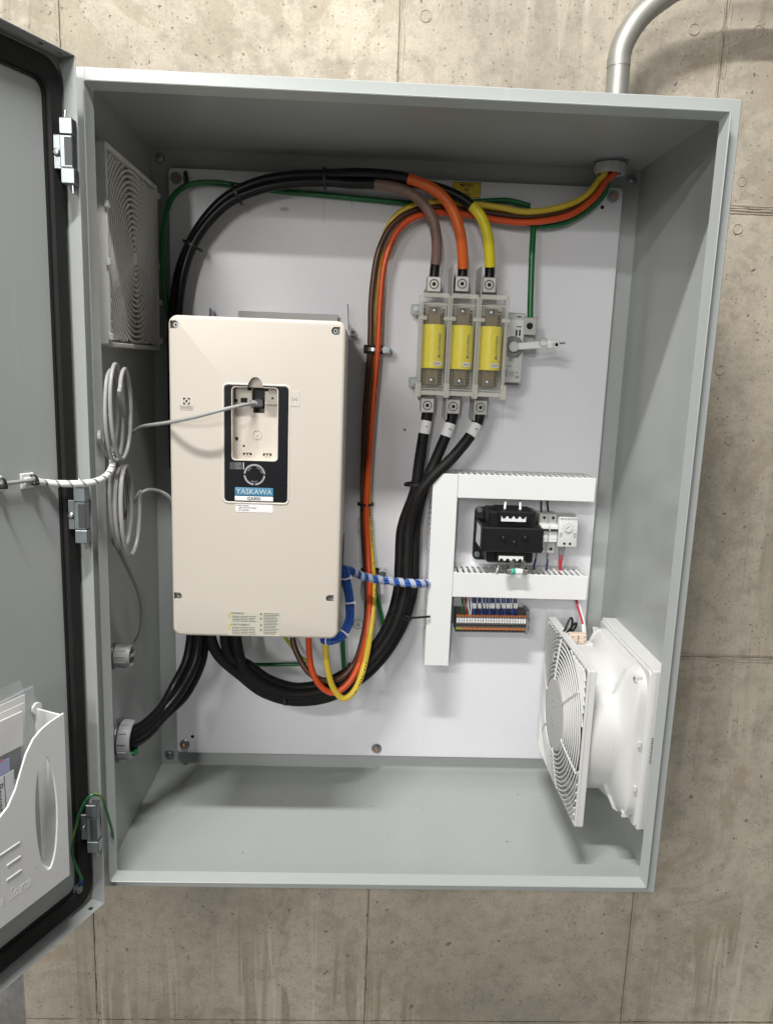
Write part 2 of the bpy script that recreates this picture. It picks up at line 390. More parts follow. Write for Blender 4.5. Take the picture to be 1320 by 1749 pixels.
# ------------------------------------------------------------------ the setting: concrete wall of formwork boards
WY = .425
wall = thing('wall', (0.6, WY+.1, -.67), 'bare board-formed concrete wall with seams, pits and run marks behind the cabinet', 'wall')
wall['kind'] = 'structure'; del wall['category']
MB(M['conc']).box((-.33, WY+.006, -1.6), (2.3, WY+.3, 2.9)).build('wall_core', wall)
XS = [-.33, -.165, .452, 1.058, 1.67, 2.3]; ZS = [-1.58, -.66, .256, 1.172, 2.09, 2.9]
for i in range(len(XS)-1):
    for j in range(len(ZS)-1):
        dy = random.uniform(-.0012, .0012)
        b = MB(M['conc']); b.box((XS[i]+.0016, WY+dy, ZS[j]+.0014), (XS[i+1]-.0016, WY+.008, ZS[j+1]-.0014), bev=.0012)
        b.build('formwork_panel', wall)
def seam(x0, z0, x1, z1, wd=.0062, h=.0035):
    a, bq = V((x0, WY, z0)), V((x1, WY, z1)); n = int((bq-a).length/.012); d = (bq-a).normalized(); sd = d.cross(Y_)
    pts = []
    mb = MB(M['conc'])
    for off in (-.0070, -.0015, .0072):
        pts = [a+d*(i*.012)+sd*(off+.0016*pnoise(V((i*.31+x0*7, off*90, z0))))-Y_*0 for i in range(n+1)]
        rr = [max(.0006, wd*.42*(.55+.8*pnoise(V((i*.5, x0*9+off*200, z1))))) for i in range(n+1)]
        mb.tube(pts, rr, 6)
    return mb.build('formwork_ridge', wall)
for x in XS[1:-1]: seam(x, -1.5, x, 2.8)
for z in ZS[1:-1]:
    for i in range(len(XS)-1): seam(XS[i]+.02, z, XS[i+1]-.02, z)
for px, py, r in ((617, 25, .0135), (727, 27, .010), (1185, 50, .0095), (1295, 53, .010), (1266, 310, .0085), (1259, 391, .009), (30, 2, .012), (1228, 632, .009), (1243, 752, .008)):
    c = P(px, py, WY)
    MB(M['conc']).lathe(c+Y_*.003, -Y_, [(r*1.12, 0), (r*1.10, .0034), (r*1.0, .0041), (r*.92, .0035), (r*.84, .0026), (1e-5, .0024)], 28).build('tie_hole_plug', wall)
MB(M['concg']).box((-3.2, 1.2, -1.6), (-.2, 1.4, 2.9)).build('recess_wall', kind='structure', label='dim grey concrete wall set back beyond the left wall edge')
bm_ = MB(M['concg']); bm_.box((-3.5, -8, -1.72), (3.5, 1.2, -1.6)); bm_.build('floor', kind='structure', label='plain dark concrete floor below the cabinet')

# ------------------------------------------------------------------ cabinet
W, H, D, FW, LH = .9144, 1.2284, .394, .0217, .0185
cab = thing('electrical_cabinet', (W/2, D/2, 0), 'large open grey steel cabinet hung on the concrete wall', 'cabinet')
T = .002
b = MB(M['grey'])
b.box((0, D-T, 0), (W, D, H)); b.box((0, T, 0), (T, D-T, H)); b.box((W-T, T, 0), (W, D-T, H))
b.box((T, T, 0), (W-T, D-T, T)); b.box((T, T, H-T), (W-T, D-T, H)); b.build('body', cab)
cx, cz = W/2, H/2
MB(M['grey']).rframe((cx, T, cz), X_, Z_, -Y_, W, H, .004, W-2*(FW+.006), H-2*(FW+.006), .002, T, bev=.0012).build('front_flange', cab)
m = MB(M['grey']); vs = []; fs = []
LO = [(FW+.0040, 0), (FW-.0008, -LH+.0008), (FW+.0002, -LH), (FW+.0014, -LH+.0006), (FW+.0075, 0)]
for ins, y in LO:
    for x, z in rrect(W-2*ins, H-2*ins, .003, 3): vs.append(V((cx+x, y, cz+z)))
mm_ = 16
for i in range(len(LO)):
    j = (i+1) % len(LO)
    for k in range(mm_): fs.append((i*mm_+k, i*mm_+(k+1) % mm_, j*mm_+(k+1) % mm_, j*mm_+k))
m.add(vs, fs).build('door_lip', cab, fix=True)
# stiffening crease of the interior corner (weld seam at the flange)
for x in (FW+.012, W-FW-.012):
    pass
MB(M['grey']).obox((.018, -.0003, H-.011), X_, Z_, -Y_, .0022, .020, .0012, bev=.0004).build('weld_bead', cab)
# mounting panel
PY = .376
pw, ph = W-.0762, H-.0762
pan = MB(M['panel']).slab((cx, PY+.003, cz), X_, Z_, -Y_, pw, ph, .008, .003, bev=.0008).build('mounting_panel', cab)
def nut(c, washer=True, toothed=False):
    m = MB(M['zinc']); c = V(c)
    if toothed:
        m.ring(c, -Y_, .0092, .005, .0012, 24)
        for k in range(14):
            a = 2*PI*k/14; dv = V((math.cos(a), 0, math.sin(a))); m.obox(c+dv*.0104-Y_*.001, dv, dv.cross(Y_), Y_, .0034, .0022, .0012)
    else: m.cyl(c, c-Y_*.0016, .0105, n=28, bev=.0004)
    m.hexa(c-Y_*.0016, c-Y_*.0085, .0078)
    m.cyl(c-Y_*.0085, c-Y_*.0125, .0044, n=16, mat=M['copper'], bev=.0006)
    return m.build('panel_nut', pan, angle=30)
for px, py, tt in ((301, 304, 0), (1046, 336, 1), (316, 1271, 0), (643, 1278, 0)): nut(P(px, py, PY), toothed=bool(tt))
for px, py in ((1028, 354), (329, 1258)):
    c = P(px, py, PY); MB(M['dark']).cyl(c+Y_*.0005, c-Y_*.0003, .0036, n=20).build('panel_hole', pan)
q = P(691, 734, PY); MB(M['mgrey']).cyl(q, q-Y_*.0002, .003, n=14).build('pencil_mark', pan)
m = MB(M['inkg']); m.text('VFD', P(486, 358, PY-.0002), X_, Z_, .0088); m.build('panel_print', pan)
m = MB(M['inkg']); m.text('FU', P(826, 953, PY-.0002), X_, Z_, .009); m.build('panel_print', pan)
m = MB(M['inkg'])
q = P(612, 1066, PY-.0003)
m.ring(q, -Y_, .0105, .0096, .0003, 28, bev=.0001)
for a, bb in ((.0095, .0055), (.006, .0025), (.003, -.0005)): m.box(q+V((-a*.55, -.0003, bb-.006)), q+V((a*.55, 0, bb-.0052)))
m.box(q+V((-.0004, -.0003, -.0005)), q+V((.0004, 0, .006)))
m.build('earth_symbol', pan)
# screws through the back wall
for px, py in ((273, 270), (1078, 307), (290, 1288), (263, 1275)):
    c = P(px, py, D-T); mm = MB(M['zinc']); mm.cyl(c, c-Y_*.0018, .010, n=28, bev=.0005); mm.lathe(c-Y_*.0018, -Y_, [(.0062, 0), (.006, .0016), (.0042, .0032), (1e-5, .0038)], 20)
    mm.box(c+V((-.004, -.0058, -.0006)), c+V((.004, -.0052, .0006)), mat=M['dark']); mm.build('wall_screw', cab)

# door, opened about 114 degrees
th = math.radians(24.2)
d_ = V((-math.sin(th), -math.cos(th), 0)); n_ = V((math.cos(th), -math.sin(th), 0)); S = V((-.0035, -.0295, 0))
def DP(t, off, z): return S+d_*t+n_*off+Z_*z
DW, ZB, ZT, RD = .905, .001, 1.2275, .028
m = MB(M['grey'])
zc = (ZB+ZT)/2
m.obox(DP(DW/2, -.001, zc), d_, Z_, n_, DW, ZT-ZB, .002, bev=.0006)
m.obox(DP(.001, RD/2, zc), d_, Z_, n_, .002, ZT-ZB, RD, bev=.0007)
m.obox(DP(DW-.001, RD/2, zc), d_, Z_, n_, .002, ZT-ZB, RD, bev=.0007)
m.obox(DP(DW/2, RD/2, ZT-.001), d_, Z_, n_, DW-.0042, .002, RD, bev=.0007)
m.obox(DP(DW/2, RD/2, ZB+.001), d_, Z_, n_, DW-.0042, .002, RD, bev=.0007)
door = m.build('door', cab)
MB(M['rubber']).rframe(DP(DW/2, 0, zc), d_, Z_, n_, DW-.010, ZT-ZB-.016, .028, DW-.060, ZT-ZB-.072, .018, .009, bev=.003).build('gasket', door)
m = MB(M['black']); m.rframe(DP(DW/2, 0, zc), d_, Z_, n_, DW-.060, ZT-ZB-.072, .018, DW-.066, ZT-ZB-.078, .015, .004, bev=.001); m.build('gasket_bead', door)
for t in (.018, .050): 
    c = DP(t, .020, ZT-.002); MB(M['steel']).cyl(c, c-Z_*.0014, .003, n=14).build('rivet', door)
c = DP(.022, .019, ZB+.002); MB(M['zinc']).cyl(c, c+Z_*.0008, .0035, n=16).build('drain_hole', door)
def hinge(py):
    A = P(126, 262, -.048); z = P(132, py, -.048).z
    base = DP(.004, RD-.006, 0); base.z = z
    bx = P(127, 262, -.05).x; c = V((.012, -.053, z))
    r = MB(M['zinc'])
    r.obox(c, X_, Y_, Z_, .0165, .016, .040, bev=.0012); h = r.build('hinge', cab)
    m = MB(M['zinc'])
    m.obox(c+V((.0006, -.0005, .0305)), X_, Y_, Z_, .0168, .017, .0200, bev=.001); m.build('knuckle', h)
    m = MB(M['zinc']); m.obox(c+V((.0012, -.0005, -.0300)), X_, Y_, Z_, .0178, .017, .0190, bev=.001); m.build('knuckle', h)
    m = MB(M['zinc']); m.obox(c+V((-.0145, -.001, .000)), X_, Y_, Z_, .0125, .0035, .042, bev=.0008); m.build('hinge_leaf', h)
    m = MB(M['dgrey']); m.obox(c+V((.0028, -.0083, 0)), X_, Y_, Z_, .0095, .001, .034); m.build('hinge_slot', h)
    m = MB(M['zinc']); e = c+V((-.0135, -.0028, -.001)); m.lathe(e, -Y_, [(.0052, 0), (.0050, .0022), (.003, .0042), (1e-5, .0046)], 18); m.build('hinge_screw', h)
    m = MB(M['steel']); m.cyl(c+V((-.003, 0, .040)), c+V((-.0015, -.001, .0515)), .0019, n=10, bev=.0006); m.build('hinge_pin', h); m = MB(M['steel']); m.cyl(c+V((.004, 0, -.038)), c+V((.0045, 0, -.050)), .0018, .0012, n=10)
    m.build('hinge_pin', h)
for py in (263, 878, 1408): hinge(py)

# ------------------------------------------------------------------ conduit on top and cable entries
GX, GY = .838, .338
cd_ = [V((GX, GY, H+.002)), V((GX, GY, 1.30)), V((GX, GY, 1.365)), P(1058, 92, GY), P(1072, 58, GY), P(1095, 26, GY), P(1128, -2, GY), P(1175, -26, GY)]
cd_ += [cd_[-1]+V((.12, 0, .022)), cd_[-1]+V((.5, 0, .022))]
cp = cr(cd_, 8)
con = thing('steel_conduit', (GX, GY, H), 'galvanised steel conduit bending away from the cabinet top', 'conduit')
MB(M['galv']).tube(cp, .0196, 28).build('pipe', con)
i0 = 13
m = MB(M['galv']); m.tube(cp[0:10], .0232, 28, caps=False); m.build('coupling', con) if False else None
m = MB(M['mgrey'])
MB(M['galv']).tube(cp[19:23], .0203, 28, caps=False).build('coupling_band', con)
MB(M['zinc']).ring((GX, GY, H), Z_, .031, .021, .006, 28).build('locknut', con)
def bushing(name, c, ax, R, L, label, group=None, ribs=12):
    t = thing(name, c, label, 'bushing', group); c = V(c); ax = V(ax).normalized(); u = ax.orthogonal().normalized(); v = ax.cross(u)
    m = MB(M['zinc'])
    m.lathe(c, ax, [(R*.8, 0), (R*1.07, 0), (R*1.07, .0035), (R*.8, .0035)], 30)
    for k in range(7):
        a = 2*PI*k/7; dv = u*math.cos(a)+v*math.sin(a); m.obox(c+dv*R*1.06+ax*.0018, dv, ax.cross(dv), ax, R*.16, R*.3, .0036, bev=.0005)
    m.build('locknut', t)
    m = MB(M['bushing'])
    m.lathe(c+ax*.0042, ax, [(R*.75, 0), (R*.97, 0), (R, .001), (R, L*.8), (R*.93, L), (R*.80, L), (R*.74, L*.93), (R*.74, 0)], 40)
    for k in range(ribs):
        a = 2*PI*k/ribs; dv = u*math.cos(a)+v*math.sin(a)
        m.obox(c+dv*R*1.0+ax*(.0042+L*.42), dv, ax.cross(dv), ax, R*.10, R*.13, L*.66, bev=.0005)
    m.build('bushing_ring', t); return t
bushing('conduit_bushing', (GX, GY, H-T), -Z_, .0275, .018, 'grey plastic bushing in the cabinet ceiling where the coloured cables enter')
G1 = PX(202, 1112, T+.001); G2 = PX(203, 1266, T+.001)
G1.y = .098; G2.y = .113
bushing('conduit_bushing', (T, G1.y, G1.z), X_, .0195, .026, 'smaller grey bushing on the left side wall with one thin grey cable')
bushing('conduit_bushing', (T, G2.y, G2.z), X_, .0330, .021, 'larger grey bushing low on the left side wall with glossy black cables')

# ------------------------------------------------------------------ exhaust filter on the left wall
fx0, fx1, fy0, fy1, fz0, fz1 = T, .0200, .073, .366, .8625, 1.156
fil = thing('exhaust_filter', (0, (fy0+fy1)/2, fz0), 'greyish square exhaust filter with ringed grille on the left side wall', 'filter')
cyf, czf = (fy0+fy1)/2, (fz0+fz1)/2; fs_ = fy1-fy0
m = MB(M['filt'])
m.rframe((T, cyf, czf), Y_, Z_, X_, fs_, fs_, .006, fs_-.014, fs_-.014, .004, fx1-T, bev=.001); m.build('frame', fil)
MB(M['media']).box((T, fy0+.007, fz0+.007), (.008, fy1-.007, fz1-.007)).build('filter_mat', fil)
m = MB(M['filt'])
def clipped_ring(m, c, r, half, wd, th, nrm, u, v, seg=72, dome=0):
    run = []
    def flush(cl=False):
        nonlocal run
        if len(run) > 2: m.ribbon(run, wd, th, nrm)
        run = []
    for k in range(seg+1):
        a = 2*PI*k/seg; x, y = r*math.cos(a), r*math.sin(a)
        if abs(x) <= half and abs(y) <= half: run.append(V(c)+u*x+v*y)
        else: flush()
    flush()
half = fs_/2-.010
for k in range(1, 23):
    r = .0085*k+.008
    clipped_ring(m, (.0125, cyf, czf), r, half, .0030, .0058, X_, Y_, Z_, 110)
m.build('grille_rings', fil, kind='stuff', smooth=False)
m = MB(M['filt']); m.cyl((.0125, cyf, czf), (.019, cyf, czf), .0105, n=28, bev=.001); m.build('grille_hub', fil)
for a in (20, 110, 200, 290):
    dv = Y_*math.cos(math.radians(a))+Z_*math.sin(math.radians(a))
    L = half/max(abs(math.cos(math.radians(a))), abs(math.sin(math.radians(a))))
    MB(M['filt']).obox(V((.0135, cyf, czf))+dv*(L/2), dv, X_.cross(dv), X_, L, .0026, .005).build('grille_spoke', fil)
for yy, zz in ((fy0-.001, .30), (fy0-.001, .58), (fy1+.002, .06), (fy1+.002, .48), (fy1+.002, .70), (fy1+.002, .94), (fy0-.001, .95)):
    MB(M['filt']).box((fx1-.002, yy-.004, fz1-zz*fs_-.005), (fx1+.004, yy+.005, fz1-zz*fs_+.005), bev=.0008).build('clip', fil)

# ------------------------------------------------------------------ filter fan on the right wall
fan = thing('filter_fan', (.9, .17, .09), 'white filter fan with round wire guard on the lower right side wall', 'fan')
by0, by1, bz0, bz1 = .032, .306, .093, .379; cyb, czb = (by0+by1)/2, (bz0+bz1)/2
m = MB(M['fanw']); m.rframe((W-T, cyb, czb), Y_, Z_, -X_, by1-by0, bz1-bz0, .004, by1-by0-.030, bz1-bz0-.030, .01, .026, bev=.0012); m.build('base_frame', fan)
m = MB(M['fanw']); m.rframe((W-T-.026, cyb, czb), Y_, Z_, -X_, by1-by0-.008, bz1-bz0-.008, .006, by1-by0-.05, bz1-bz0-.05, .02, .004, bev=.001); m.build('base_lid', fan)
for z in (.165, .245): MB(M['fanw']).box((.874, by0-.0008, z), (.8795, by0+.003, z+.010), bev=.0006).build('clip', fan)
# funnel from the square base to the round neck
xg = .785
gy, gz = cyb+.006, czb+.004
def loop(kind, x, a, n=64):
    out = []
    for k in range(n):
        t = 2*PI*(k+.5)/n; c, s_ = math.cos(t), math.sin(t)
        if kind == 0: out.append(V((x, cyb+a*c, czb+a*s_)))
        else:
            p = kind; rr = (abs(c)**p+abs(s_)**p)**(-1/p); out.append(V((x, cyb+a*rr*c, czb+a*rr*s_)))
    return out
prof = [(9, .8835, .133), (9, .872, .133), (9, .869, .133), (6, .865, .132), (4, .860, .1295), (3, .855, .1275), (2.4, .850, .1262), (0, .843, .1250), (0, .800, .1258), (0, xg+.004, .1262)]
vs = []; fs = []
for k_, x, a in prof: vs += loop(k_, x, a)
n = 64
for i in range(len(prof)-1):
    for k in range(n): fs.append((i*n+k, (i+1)*n+k, (i+1)*n+(k+1) % n, i*n+(k+1) % n))
MB(M['fanw']).add(vs, fs).build('funnel', fan, angle=50)
# mounting ears at the four corners, screws
for sy, sz in ((-1, 1), (1, 1), (-1, -1), (1, -1)):
    c0 = V((0, cyb+sy*.092-.0015, czb)); k1 = sz
    MB(M['fanw']).plate([[(.871, .080*k1), (.871, .134*k1), (.866, .134*k1), (.858, .128*k1), (.836, .080*k1)]], c0, X_, Z_, Y_, .003).build('corner_web', fan, smooth=False)
    hq = V((.859, c0.y-.0002, czb+sz*.104)); MB(M['dark']).cyl(hq, hq-Y_*.0004, .0026, n=12).build('web_hole', fan)
    s0 = V((.870, cyb+sy*.119, czb+sz*.122))
    mm = MB(M['fanw']); mm.box(s0+V((-.006, -.0045, -.0055)), s0+V((.006, .0045, .0055)), bev=.001); scr = mm.build('corner_boss', fan)
    mm = MB(M['zinc']); mm.cyl(s0-X_*.006, s0-X_*.0078, .0026, n=14, bev=.0005); mm.build('screw', fan)
# guard
GHy, GHz = .139, .1405
gc = V((xg, cyb+.004, czb))
m = MB(M['fanw'])
m.rframe(gc, Y_, Z_, -X_, 2*GHy, 2*GHz, .004, 2*GHy-.011, 2*GHz-.011, .003, .004, bev=.001); m.build('guard_plate', fan, angle=30)
m = MB(M['fanw']); m.rframe(gc+X_*.0005, Y_, Z_, X_, 2*GHy, 2*GHz, .004, 2*GHy-.008, 2*GHz-.008, .003, .010, bev=.0008); m.build('guard_rim', fan)
def dome(r): return .005+.013*(1-(min(r, .14)/.14)**2)
radii = [.0720+.0076*k for k in range(9)]
for r in radii:
    pts = [gc-X_*dome(r)+Y_*(r*math.cos(2*PI*k/60))+Z_*(r*math.sin(2*PI*k/60)) for k in range(60)]
    MB(M['fanw']).tube(pts, .0015, 6, closed=True).build('guard_ring', fan)
for r in (.1405, .148, .1555, .163, .1705, .178):
    for q4 in range(4):
        pts = []
        for k in range(61):
            a = PI/2*q4+PI/2*k/60; y, z = r*math.cos(a), r*math.sin(a)
            if abs(y) < GHy-.004 and abs(z) < GHz-.004: pts.append(gc-X_*.0050+Y_*y+Z_*z)
        if len(pts) > 2: MB(M['fanw']).tube(pts, .0015, 6).build('guard_ring', fan)
for k in range(6):
    a = 2*PI*k/6+.35; dv = Y_*math.cos(a)+Z_*math.sin(a)
    pts = [gc-X_*(dome(r)+.0005)+dv*r for r in [.062+.0150*i for i in range(6)]]
    MB(M['fanw']).tube(pts, .0018, 6).build('guard_spoke', fan)
m = MB(M['lgrey']); m.lathe(gc-X_*.010, -X_, [(1e-5, 0), (.066, 0), (.066, .003), (.0635, .0055), (.04, .0078), (1e-5, .0085)], 48); hub = m.build('guard_hub', fan)
for y, z in ((-.004, .015), (.006, .022), (-.006, -.02), (.008, -.012)):
    c = gc-X_*.0178+Y_*y+Z_*z; MB(M['mgrey']).cyl(c, c-X_*.0006, .0022, n=10).build('hub_mark', fan)
# motor and blades behind the guard
m = MB(M['dgrey']); m.cyl((.83, gc.y, gc.z), (.795, gc.y, gc.z), .043, n=32, bev=.003); m.build('motor', fan)
for k in range(7):
    a = 2*PI*k/7; dv = Y_*math.cos(a)+Z_*math.sin(a); tv = X_.cross(dv)
    m = MB(M['dgrey']); vs = []
    for r, wd_, tw in ((.042, .035, .8), (.08, .044, .6), (.118, .052, .45)):
        ax = tv*math.cos(tw)+X_*math.sin(tw)
        for s_ in (-1, 1): vs.append(V((.808, gc.y, gc.z))+dv*r+ax*(s_*wd_/2))
    nn2 = [v+X_*.0015 for v in vs]; vs += nn2
    m.add(vs, [(0, 1, 3, 2), (2, 3, 5, 4), (6, 8, 9, 7), (8, 10, 11, 9), (0, 2, 8, 6), (2, 4, 10, 8), (1, 7, 9, 3), (3, 9, 11, 5), (4, 5, 11, 10), (0, 6, 7, 1)]).build('fan_blade', fan, fix=True)
MB(M['dgrey']).cyl((.850, cyb, czb), (.853, cyb, czb), .118, n=40).build('filter_backing', fan)
# printed strip on the frame
m = MB(M['inkg'])
o = P(1113, 1284, by0-.0012)
m.text('FILTER FAN', o+Z_*.004, -Z_, X_, .0055, sx=.8) if False else None
for k in range(11): m.box(o+V((-.003, -.0002, .022-k*.0042)), o+V((.0028 if k % 3 else .001, 0, .0240-k*.0042-.0006*(k % 2))))
m.build('print', fan)
# peach connector on the fan with two black leads and red/white lead
cn = thing('terminal_plug', P(985, 1098, .20), 'small peach plug connector on top of the fan body', 'connector')
cpos = P(985, 1089, .20)
m = MB(M['pink']); m.obox(cpos, X_, Y_, Z_, .031, .016, .017, bev=.0012); m.build('plug_body', cn)
for dx, dz in ((-.0105, .004), (-.0105, -.004), (0, .0055), (0, .001), (0, -.0045), (.0115, .004), (.0115, -.004)):
    c = cpos+V((dx, -.0080, dz)); MB(M['ink']).cyl(c, c-Y_*.0004, .0011 if dx else .0014, n=8).build('plug_hole', cn)
m = MB(M['fanw']); m.box(cpos+V((-.016, -.006, -.015)), cpos+V((.030, .010, -.0088)), bev=.001); m.build('plug_foot', cn)

# ------------------------------------------------------------------ variable speed drive
Y0 = .05
drv = thing('motor_drive', (.2425, .22, .413), 'tall cream motor drive with black keypad bezel on the panel', 'drive')
x0, x1, z0, z1 = .1118, .3752, .4135, .9125; cxd, czd = (x0+x1)/2, (z0+z1)/2
m = MB(M['mgrey']); m.box((x0+.006, .20, z0+.012), (x1-.006, .368, z1-.004), bev=.001); m.build('chassis', drv)
m = MB(M['lgrey']); m.box((x0+.055, .362, z1-.02), (x1-.022, .366, z1+.028), bev=.001); m.box((x0+.012, .368, z0), (x1-.012, .3735, z1+.004)); m.build('mounting_plate', drv)
m = MB(M['zinc']); m.box((x0+.004, .335, z1-.03), (x0+.006, .366, z1+.030), bev=.0006); m.build('lifting_tab', drv)
m = MB(M['lgrey']); m.box((x1-.0005, .345, .88), (x1+.002, .366, .922), bev=.0006); m.build('lifting_tab', drv)
cb = P(597, 570, .345); m = MB(M['zinc']); m.hexa(V((x1+.003, .35, cb.z)), V((x1+.011, .35, cb.z)), .006); m.build('lifting_bolt', drv)
# cover with boolean recesses
def bool_cut(ob, cutters):
    for c in cutters:
        md = ob.modifiers.new('b', 'BOOLEAN'); md.operation = 'DIFFERENCE'; md.object = c; md.solver = 'EXACT'
    dg = bpy.context.evaluated_depsgraph_get(); me = bpy.data.meshes.new_from_object(ob.evaluated_get(dg))
    ob.modifiers.clear(); old = ob.data; ob.data = me; bpy.data.meshes.remove(old)
    for c in cutters: bpy.data.objects.remove(c)
    me.polygons.foreach_set('use_smooth', [True]*len(me.polygons)); me.set_sharp_from_angle(angle=math.radians(30))
m = MB(M['cream']); m.slab((cxd, .300, czd), X_, Z_, -Y_, x1-x0, z1-z0, .0135, .300-Y0, bev=.005, seg=4, n=6); cov = m.build('front_cover', drv)
kx0, kx1, kz0, kz1 = .2065, .2745, .6995, .8098
cut = []
def cutter(f):
    q = MB(M['cream']); f(q); cut.append(q.build('cut', smooth=False, fix=True))
cutter(lambda q: q.slab(((kx0+kx1)/2, Y0+.024, (kz0+kz1)/2), X_, Z_, -Y_, kx1-kx0, kz1-kz0, .005, .05, bev=0))
pkx = (.2345, .2525); pkz = (.7705, .8085)
cutter(lambda q: q.box((pkx[0], Y0+.020, pkz[0]), (pkx[1], Y0+.060, pkz[1])))
half_c = [(.2412+.0122*math.cos(PI*k/20), .8060+.0195*math.sin(PI*k/20)) for k in range(21)]
cutter(lambda q: q.plate([half_c], V((0, Y0+.010, 0)), X_, Z_, -Y_, .05))
SCR = [(.1185, .8985, 1), (.3625, .8980, -1), (.1185, .4795, 1), (.3630, .4815, -1)]
for sx_, sz_, sd in SCR:
    cutter(lambda q: (q.cyl((sx_+.003*sd, Y0+.012, sz_), (sx_+.003*sd, Y0-.02, sz_), .0058, n=20)))
    cutter(lambda q: q.box((min(sx_+.003*sd, sx_-.0040*sd), Y0-.02, sz_-.00575), (max(sx_+.003*sd, sx_-.0040*sd), Y0+.012, sz_+.00575)))
bool_cut(cov, cut)
for sx_, sz_, sd in SCR:
    c = V((sx_+.003*sd, Y0+.0118, sz_)); m = MB(M['zinc']); m.cyl(c, c-Y_*.004, .0042, n=18, bev=.0006); m.cyl(c-Y_*.0040, c-Y_*.0043, .0018, n=6, mat=M['dark']); m.build('cover_screw', drv)
# bezel
bx0, bx1, bz0_, bz1_ = .1945, .2912, .6345, .8125
m = MB(M['bezel'])
out = [(x+(bx0+bx1)/2, y+(bz0_+bz1_)/2) for x, y in rrect(bx1-bx0, bz1_-bz0_, .006, 5)]
inn = [(x+(kx0+kx1)/2, y+(kz0+kz1)/2) for x, y in rrect(kx1-kx0+.001, kz1-kz0+.001, .0055, 5)]
m = MB(M['bezel']); m.rframe(((bx0+bx1)/2, Y0+.0003, (bz0_+bz1_)/2), X_, Z_, -Y_, bx1-bx0, bz1_-bz0_, .006, kx1-kx0+.003, .1128, .0058, .0012, ic=((kx0+kx1)/2-(bx0+bx1)/2, (kz0+kz1)/2-(bz0_+bz1_)/2), bev=.0004)
bez = m.build('keypad_bezel', drv)
RIMS = [bez]
m = MB(M['bezelrim']); m.rframe(((bx0+bx1)/2, Y0+.0003, (bz0_+bz1_)/2), X_, Z_, -Y_, bx1-bx0+.006, bz1_-bz0_+.006, .008, bx1-bx0+.001, bz1_-bz0_+.001, .0062, .0016, bev=.0007); RIMS.append(m.build('bezel_rim', drv))
m = MB(M['bezelrim']); m.rframe(((kx0+kx1)/2, Y0+.001, (kz0+kz1)/2), X_, Z_, -Y_, kx1-kx0+.0028, kz1-kz0+.0022, .0058, kx1-kx0+.0002, kz1-kz0-.0004, .0050, .0014, bev=.0004); RIMS.append(m.build('recess_rim', drv))
half_c2 = [(.2412+.0122*math.cos(PI*k/20), .8060+.0195*math.sin(PI*k/20)) for k in range(21)]+[(.2412-.0122, .8060)]
for rb in RIMS:
    q = MB(M['cream']); q.plate([half_c2[:-1]], V((0, Y0+.02, 0)), X_, Z_, -Y_, .05); bool_cut(rb, [q.build('cut', smooth=False, fix=True)])
# inside the recess
ry = Y0+.0238
m = MB(M['creamd']); 
m.box((kx0+.001, ry-.006, .784), (pkx[0]-.0008, ry+.0005, kz1-.001), bev=.0008); m.box((pkx[1]+.0008, ry-.006, .784), (kx1-.001, ry+.0005, kz1-.001), bev=.0008); m.build('recess_ledge', drv)
m = MB(M['black']); m.box((pkx[0]+.0005, Y0+.030, pkz[0]+.008), (pkx[1]-.0005, Y0+.056, pkz[1]-.001), bev=.001); m.build('modular_jack', drv)
m = MB(M['creamd']); m.ring((.2412, ry, .737), -Y_, .0075, .0065, .0008, 28, bev=.0002); m.cyl((.2412, ry, .737), (.2412, ry-.0008, .737), .0018, n=12); m.build('moulded_ring', drv)
for (ax, az, bw, bh) in ((.2205, .7165+.002, .0028, .0028), (.2650, .794, .0028, .0028), (.2215, .7895, .010, .007), (.2095, .7885, .004, .005), (.2095, .7295, .004, .005), (.2260, .7060, .0135, .0035), (.2570, .7060, .0135, .0035), (.2300, .8065, .006, .004), (.2555, .8062, .006, .004), (.2732, .785, .0015, .005), (.2732, .727, .0015, .005)):
    m = MB(M['dark']); yy = ry-.0064 if az > .784 and bw < .02 else ry
    m.obox(V((ax, yy, az)), X_, Z_, -Y_, bw, bh, .0008); m.build('recess_slot', drv)
for ax in (.2260, .2570):
    m = MB(M['creamd'])
    for dx in (-.0022, .0024): m.obox(V((ax+dx, ry-.0008, .7050)), X_, Z_, -Y_, .0024, .0032, .001)
    m.build('latch_tooth', drv)
# status ring
rc = V((.2405, Y0-.0010, .6772))
for a0, a1 in ((95, 175), (5, 85), (185, 355)):
    m = MB(M['inkl']); m.lathe(rc, -Y_, [(.0138, 0), (.0165, 0), (.0165, .0005), (.0138, .0005)], 24, u=X_, a0=-math.radians(a1), a1=-math.radians(a0)); m.build('status_ring', drv)
def arc_text(m, s, c, r, amid, size, flip=False, step=7.5):
    n = len(s)
    for i, ch in enumerate(s):
        a = math.radians(amid+(-(i-(n-1)/2) if not flip else (i-(n-1)/2))*step*size/.0026)
        rad = V((math.cos(a), 0, math.sin(a))); tan = V((math.sin(a), 0, -math.cos(a)))
        if flip: m.text(ch, c+rad*r-Y_*.0001, -tan, -rad, size)
        else: m.text(ch, c+rad*r-Y_*.0001, tan, rad, size)
m = MB(M['inkl'])
arc_text(m, 'RUN', rc, .0112, 135, .0030, step=10); arc_text(m, 'ALM/ERR', rc, .0116, 45, .0026, step=9); arc_text(m, 'READY', rc, .0112, 270, .0028, True, step=10)
m.build('status_lettering', drv)
m = MB(M['dgrey']); m.box((.2025, Y0-.0012, .6735+.0105), (.2215, Y0+.0005, .6965-.001), bev=.0005); usb = m.build('port_cover', drv)
m = MB(M['inkl']); yy = Y0-.0014
m.rframe((.2158, yy+.0002, .6902), X_, Z_, -Y_, .0095, .0085, .0006, .0088, .0078, .0004, .0003, bev=.0001)
